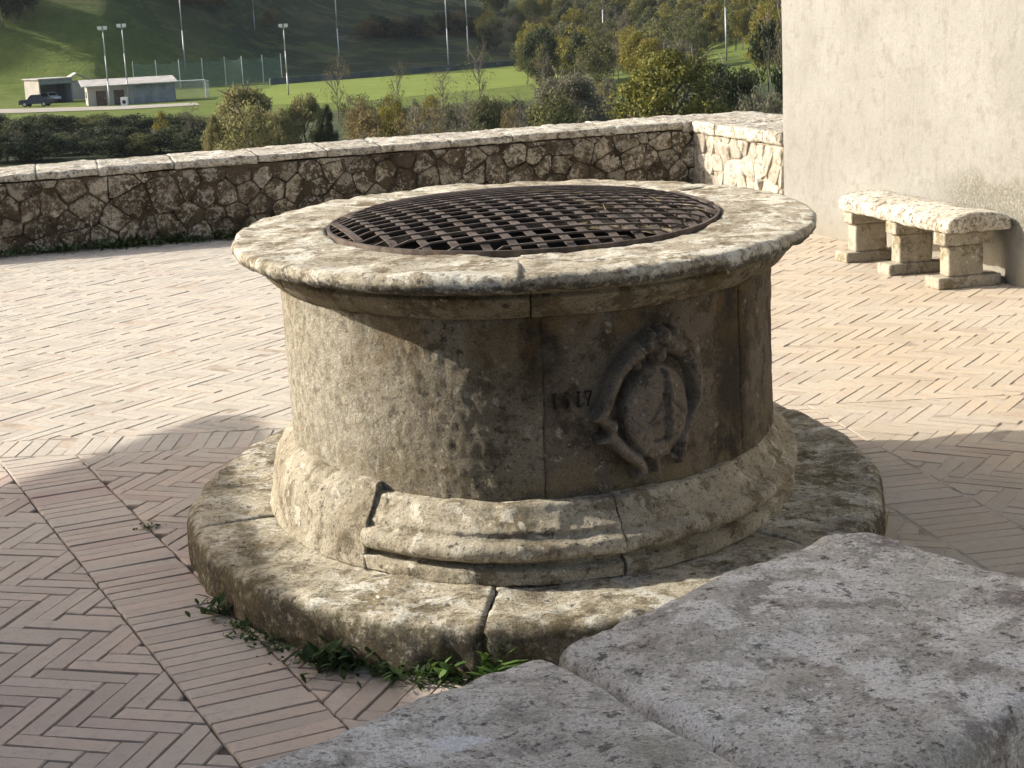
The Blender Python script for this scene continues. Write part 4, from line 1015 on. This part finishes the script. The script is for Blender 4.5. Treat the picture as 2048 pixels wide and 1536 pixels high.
for px, py, lb in ((372, 150, 'tall thin pole rising behind the green net at the foot of the slope'), (510, 62, 'thin pole standing alone on the open slope'), (680, 140, 'tall thin pole at the far touchline of the field'),
                   (898, 140, 'tall pale pole in front of the hedgerow end'), (938, 132, 'tall slim pole next to the pale one before the hedgerow'), (1208, 100, 'slim pole half hidden among the yellowing wood'), (1453, 122, 'tall pole over the small clearing by the house')):
    P = hit(px, py); pole(lb, P, 24 if px != 510 else 12, False, .15 if px != 510 else .10, None, 'pole')
# sheds
M_CONC = plain('pale_render', (.40, .37, .33), .9, .12, .6); M_GREY = plain('grey_sheet', (.25, .27, .28), .7, .2, .8); M_ROOFP = plain('pale_sheet_roof', (.42, .40, .37), .8, .2, .5); M_DK = plain('dark_interior', (.045, .045, .045), .9, .2, 1); M_DOOR = plain('brown_door', (.12, .085, .06), .8, .2, 1.5)
M_GLASS = NT('dark_glass'); M_GLASS = M_GLASS.done((.03, .035, .04), None, .12)
def boxpart(name, lo, hi, mat, par):
    mb = MB(); mb.box(lo, hi); return mb.obj(name, mat, par)
sp = onz(100, 205, FLAT); sh = thing('garage', 'small flat-roofed white garage, open front with a white car inside', 'garage', sp, None, rad(38))
w2, dp, hh = 2.8, 2.9, 3.7
boxpart('side_wall', (-w2, -dp, 0), (-w2+.2, dp, hh), M_CONC, sh); boxpart('side_wall', (w2-.2, -dp, 0), (w2, dp, hh), M_GREY, sh); boxpart('rear_wall', (-w2+.2, dp-.2, 0), (w2-.2, dp, hh), M_GREY, sh)
boxpart('lintel', (-w2+.2, -dp+.02, hh-.75), (w2-.2, -dp+.2, hh), M_GREY, sh); boxpart('roof', (-w2-.25, -dp-.3, hh), (w2+.25, dp+.25, hh+.18), M_ROOFP, sh); boxpart('floor', (-w2+.2, -dp, .0), (w2-.2, dp-.2, .04), M_DK, sh)
lp = onz(262, 206, FLAT); lg = thing('shed', 'long low shed with a pale lean-to roof and grey sheet end', 'shed', lp, None, rad(17))
boxpart('wall', (-6.4, -2.8, 0), (0.2, 3.5, 2.75), M_CONC, lg); 
mb = MB(); mb.prism([(-7.2, -3.6), (6.9, -3.4), (6.9, 3.8), (-7.2, 3.8)], 0, .16, lambda x, y, z: (x, y, 2.78+z+.10*(y+3.6))); mb.obj('roof', M_ROOFP, lg)
for k in range(8):
    x = .22+k*.78; boxpart('wall_panel', (x, -2.75+.03*(k % 2), 0), (x+.76, -2.63+.03*(k % 2), 2.75), M_GREY, lg)
boxpart('end_wall', (6.4, -2.6, 0), (6.5, 3.4, 2.75), M_GREY, lg)
for x0 in (-5.2, -2.6):
    d_ = boxpart('door', (x0, -2.86, 0), (x0+1.5, -2.81, 2.15), M_DOOR, lg); boxpart('handle', (x0+1.2, -2.93, 1.0), (x0+1.35, -2.87, 1.12), M_GALV, d_)
w_ = boxpart('window', (-6.47, -.6, 1.1), (-6.41, .8, 2.0), M_GLASS, lg); boxpart('sill', (-6.56, -.7, 1.0), (-6.41, .9, 1.09), M_WHT, w_)
bp = onz(152, 198, FLAT); bh = thing('outbuilding', 'little gable-roofed outbuilding between the garage and the long shed', 'shed', bp, None, rad(20))
boxpart('wall', (-1.6, -1.5, 0), (2.2, 2.5, 2.9), M_CONC, bh); mb = MB(); mb.prism([(-2.0, 2.9), (.3, 4.1), (2.6, 2.9), (2.6, 3.05), (.3, 4.28), (-2.0, 3.05)], -1.9, 2.9, lambda x, z, y: (x, y, z)); mb.obj('roof', M_ROOFP, bh)
cb = onz(250, 212, FLAT); ca = thing('appliance', 'white discarded appliance standing outside the long shed', 'appliance', cb)
boxpart('cabinet', (-.5, -.35, .05), (.5, .35, 1.25), M_WHT, ca); mb = MB(); mb.tube((0, -.36, .6), (0, -.40, .6), .27, .27, 14); mb.obj('door', M_DK, ca); boxpart('base', (-.48, -.33, 0), (.48, .33, .05), M_DK, ca)
M_TYRE = plain('tyre_rubber', (.02, .02, .02), .9, .1, 5); M_BLUE = plain('dark_blue_paint', (.035, .045, .075), .35, .05, 2); M_CARW = plain('white_car_paint', (.70, .70, .70), .35, .03, 2)
M_LAMP = plain('lamp_lens', (.6, .6, .55), .2, .05, 3); M_RED = plain('red_lens', (.35, .02, .02), .3, .05, 3)
def wheels(t_, xs_, hw, r):
    for x in xs_:
        for s in (-1, 1):
            mb = MB(); mb.tube((x, s*hw-.11, r), (x, s*hw+.11, r), r, r, 16); wo = mb.obj('wheel', M_TYRE, t_)
            mb = MB(); mb.tube((x, s*(hw+.112), r), (x, s*(hw+.135), r), r*.6, r*.55, 12); mb.obj('rim', M_GALV, wo)
def car(name, label, P, rz, paint, prof, cabin, hw, wx, r, glass, L):
    t_ = thing(name, label, 'car' if 'car' in name else 'truck', P, None, rz)
    mb = MB(); mb.prism(prof, -hw, hw, lambda x, z, y: (x, y, z)); bo = mb.obj('body', paint, t_)
    mb = MB(); V = []
    mb.prism(cabin, -1, 1, lambda x, z, y: (x, y*(hw-.06-.16*max(0, (z-cabin[0][1])/(cabin[1][1]-cabin[0][1]))), z)); mb.obj('cabin', paint, t_)
    for g_ in glass:
        for s in (-1, 1):
            z0 = cabin[0][1]; z1 = cabin[1][1]; f = lambda z: hw-.06-.16*(z-z0)/(z1-z0)+.008
            VV = [(x, s*f(z), z) for x, z in g_]; me_ = mk('window', VV, [tuple(range(len(VV)))[::s]], M_GLASS); ob('window', me_, t_)
    (xa, za), (xb, zb_) = cabin[0], cabin[1]
    for (xa, za), (xb, zb_), nm in ((cabin[0], cabin[1], 'rear_window'), (cabin[3], cabin[2], 'windscreen')):
        dx = .012*(-1 if nm == 'rear_window' else 1); p = lambda t_: (xa+(xb-xa)*t_+dx, za+(zb_-za)*t_)
        (x0, z0), (x1, z1) = p(.15), p(.88); wv = [(x0, -hw+.2, z0), (x0, hw-.2, z0), (x1, hw-.28, z1), (x1, -hw+.28, z1)]
        ob(nm, mk(nm, wv, [(0, 1, 2, 3) if nm == 'rear_window' else (3, 2, 1, 0)], M_GLASS), t_)
    wheels(t_, wx, hw-.06, r)
    for s in (-1, 1):
        boxpart('headlight', (L-.06, s*hw*.72-.17, .72), (L+.012, s*hw*.72+.17, .90), M_LAMP, t_); boxpart('tail_light', (-L-.012, s*hw*.8-.1, .75), (-L+.05, s*hw*.8+.1, 1.0), M_RED, t_)
    boxpart('bumper', (L-.08, -hw+.05, .36), (L+.07, hw-.05, .58), M_DK, t_); boxpart('bumper', (-L-.07, -hw+.05, .36), (-L+.08, hw-.05, .58), M_DK, t_)
    return t_
car('pickup_truck', 'dark blue pickup truck parked outside the garage', onz(74, 213, FLAT), rad(172), M_BLUE,
    [(-2.5, .42), (2.5, .42), (2.5, .95), (2.2, 1.08), (1.1, 1.12), (-2.5, 1.12)], [(-.75, 1.10), (-.55, 1.78), (.6, 1.78), (1.2, 1.10)], .88, (-1.5, 1.55), .38,
    [[(-.6, 1.18), (-.02, 1.18), (-.02, 1.66), (-.48, 1.66)], [(.06, 1.18), (1.02, 1.18), (.6, 1.66), (.06, 1.66)]], 2.5)
car('white_car', 'white estate car parked inside the open garage', sp+np.array([.25, -.2, .04]), rad(38-90), M_CARW,
    [(-2.1, .35), (2.1, .35), (2.1, .82), (1.9, .95), (.95, 1.02), (-2.1, 1.0)], [(-2.0, .98), (-1.75, 1.55), (.3, 1.55), (1.05, 1.0)], .86, (-1.3, 1.35), .33,
    [[(-1.75, 1.06), (-.75, 1.06), (-.75, 1.44), (-1.6, 1.44)], [(-.65, 1.06), (.85, 1.06), (.35, 1.44), (-.65, 1.44)]], 2.1)
# ------------------------------------------------------------------ the valley air
hz = MB(); hz.box((-330, -60, -14), (330, 620, 150))
s = NT('valley_air'); s.t.nodes.remove(s.b); pvn = s.t.nodes.new('ShaderNodeVolumePrincipled'); pvn.inputs['Color'].default_value = (.78, .86, 1.0, 1); pvn.inputs['Density'].default_value = .00007
s.t.links.new(pvn.outputs[0], s.out.inputs['Volume']); tag(hz.obj('haze', s.m), kind='stuff')
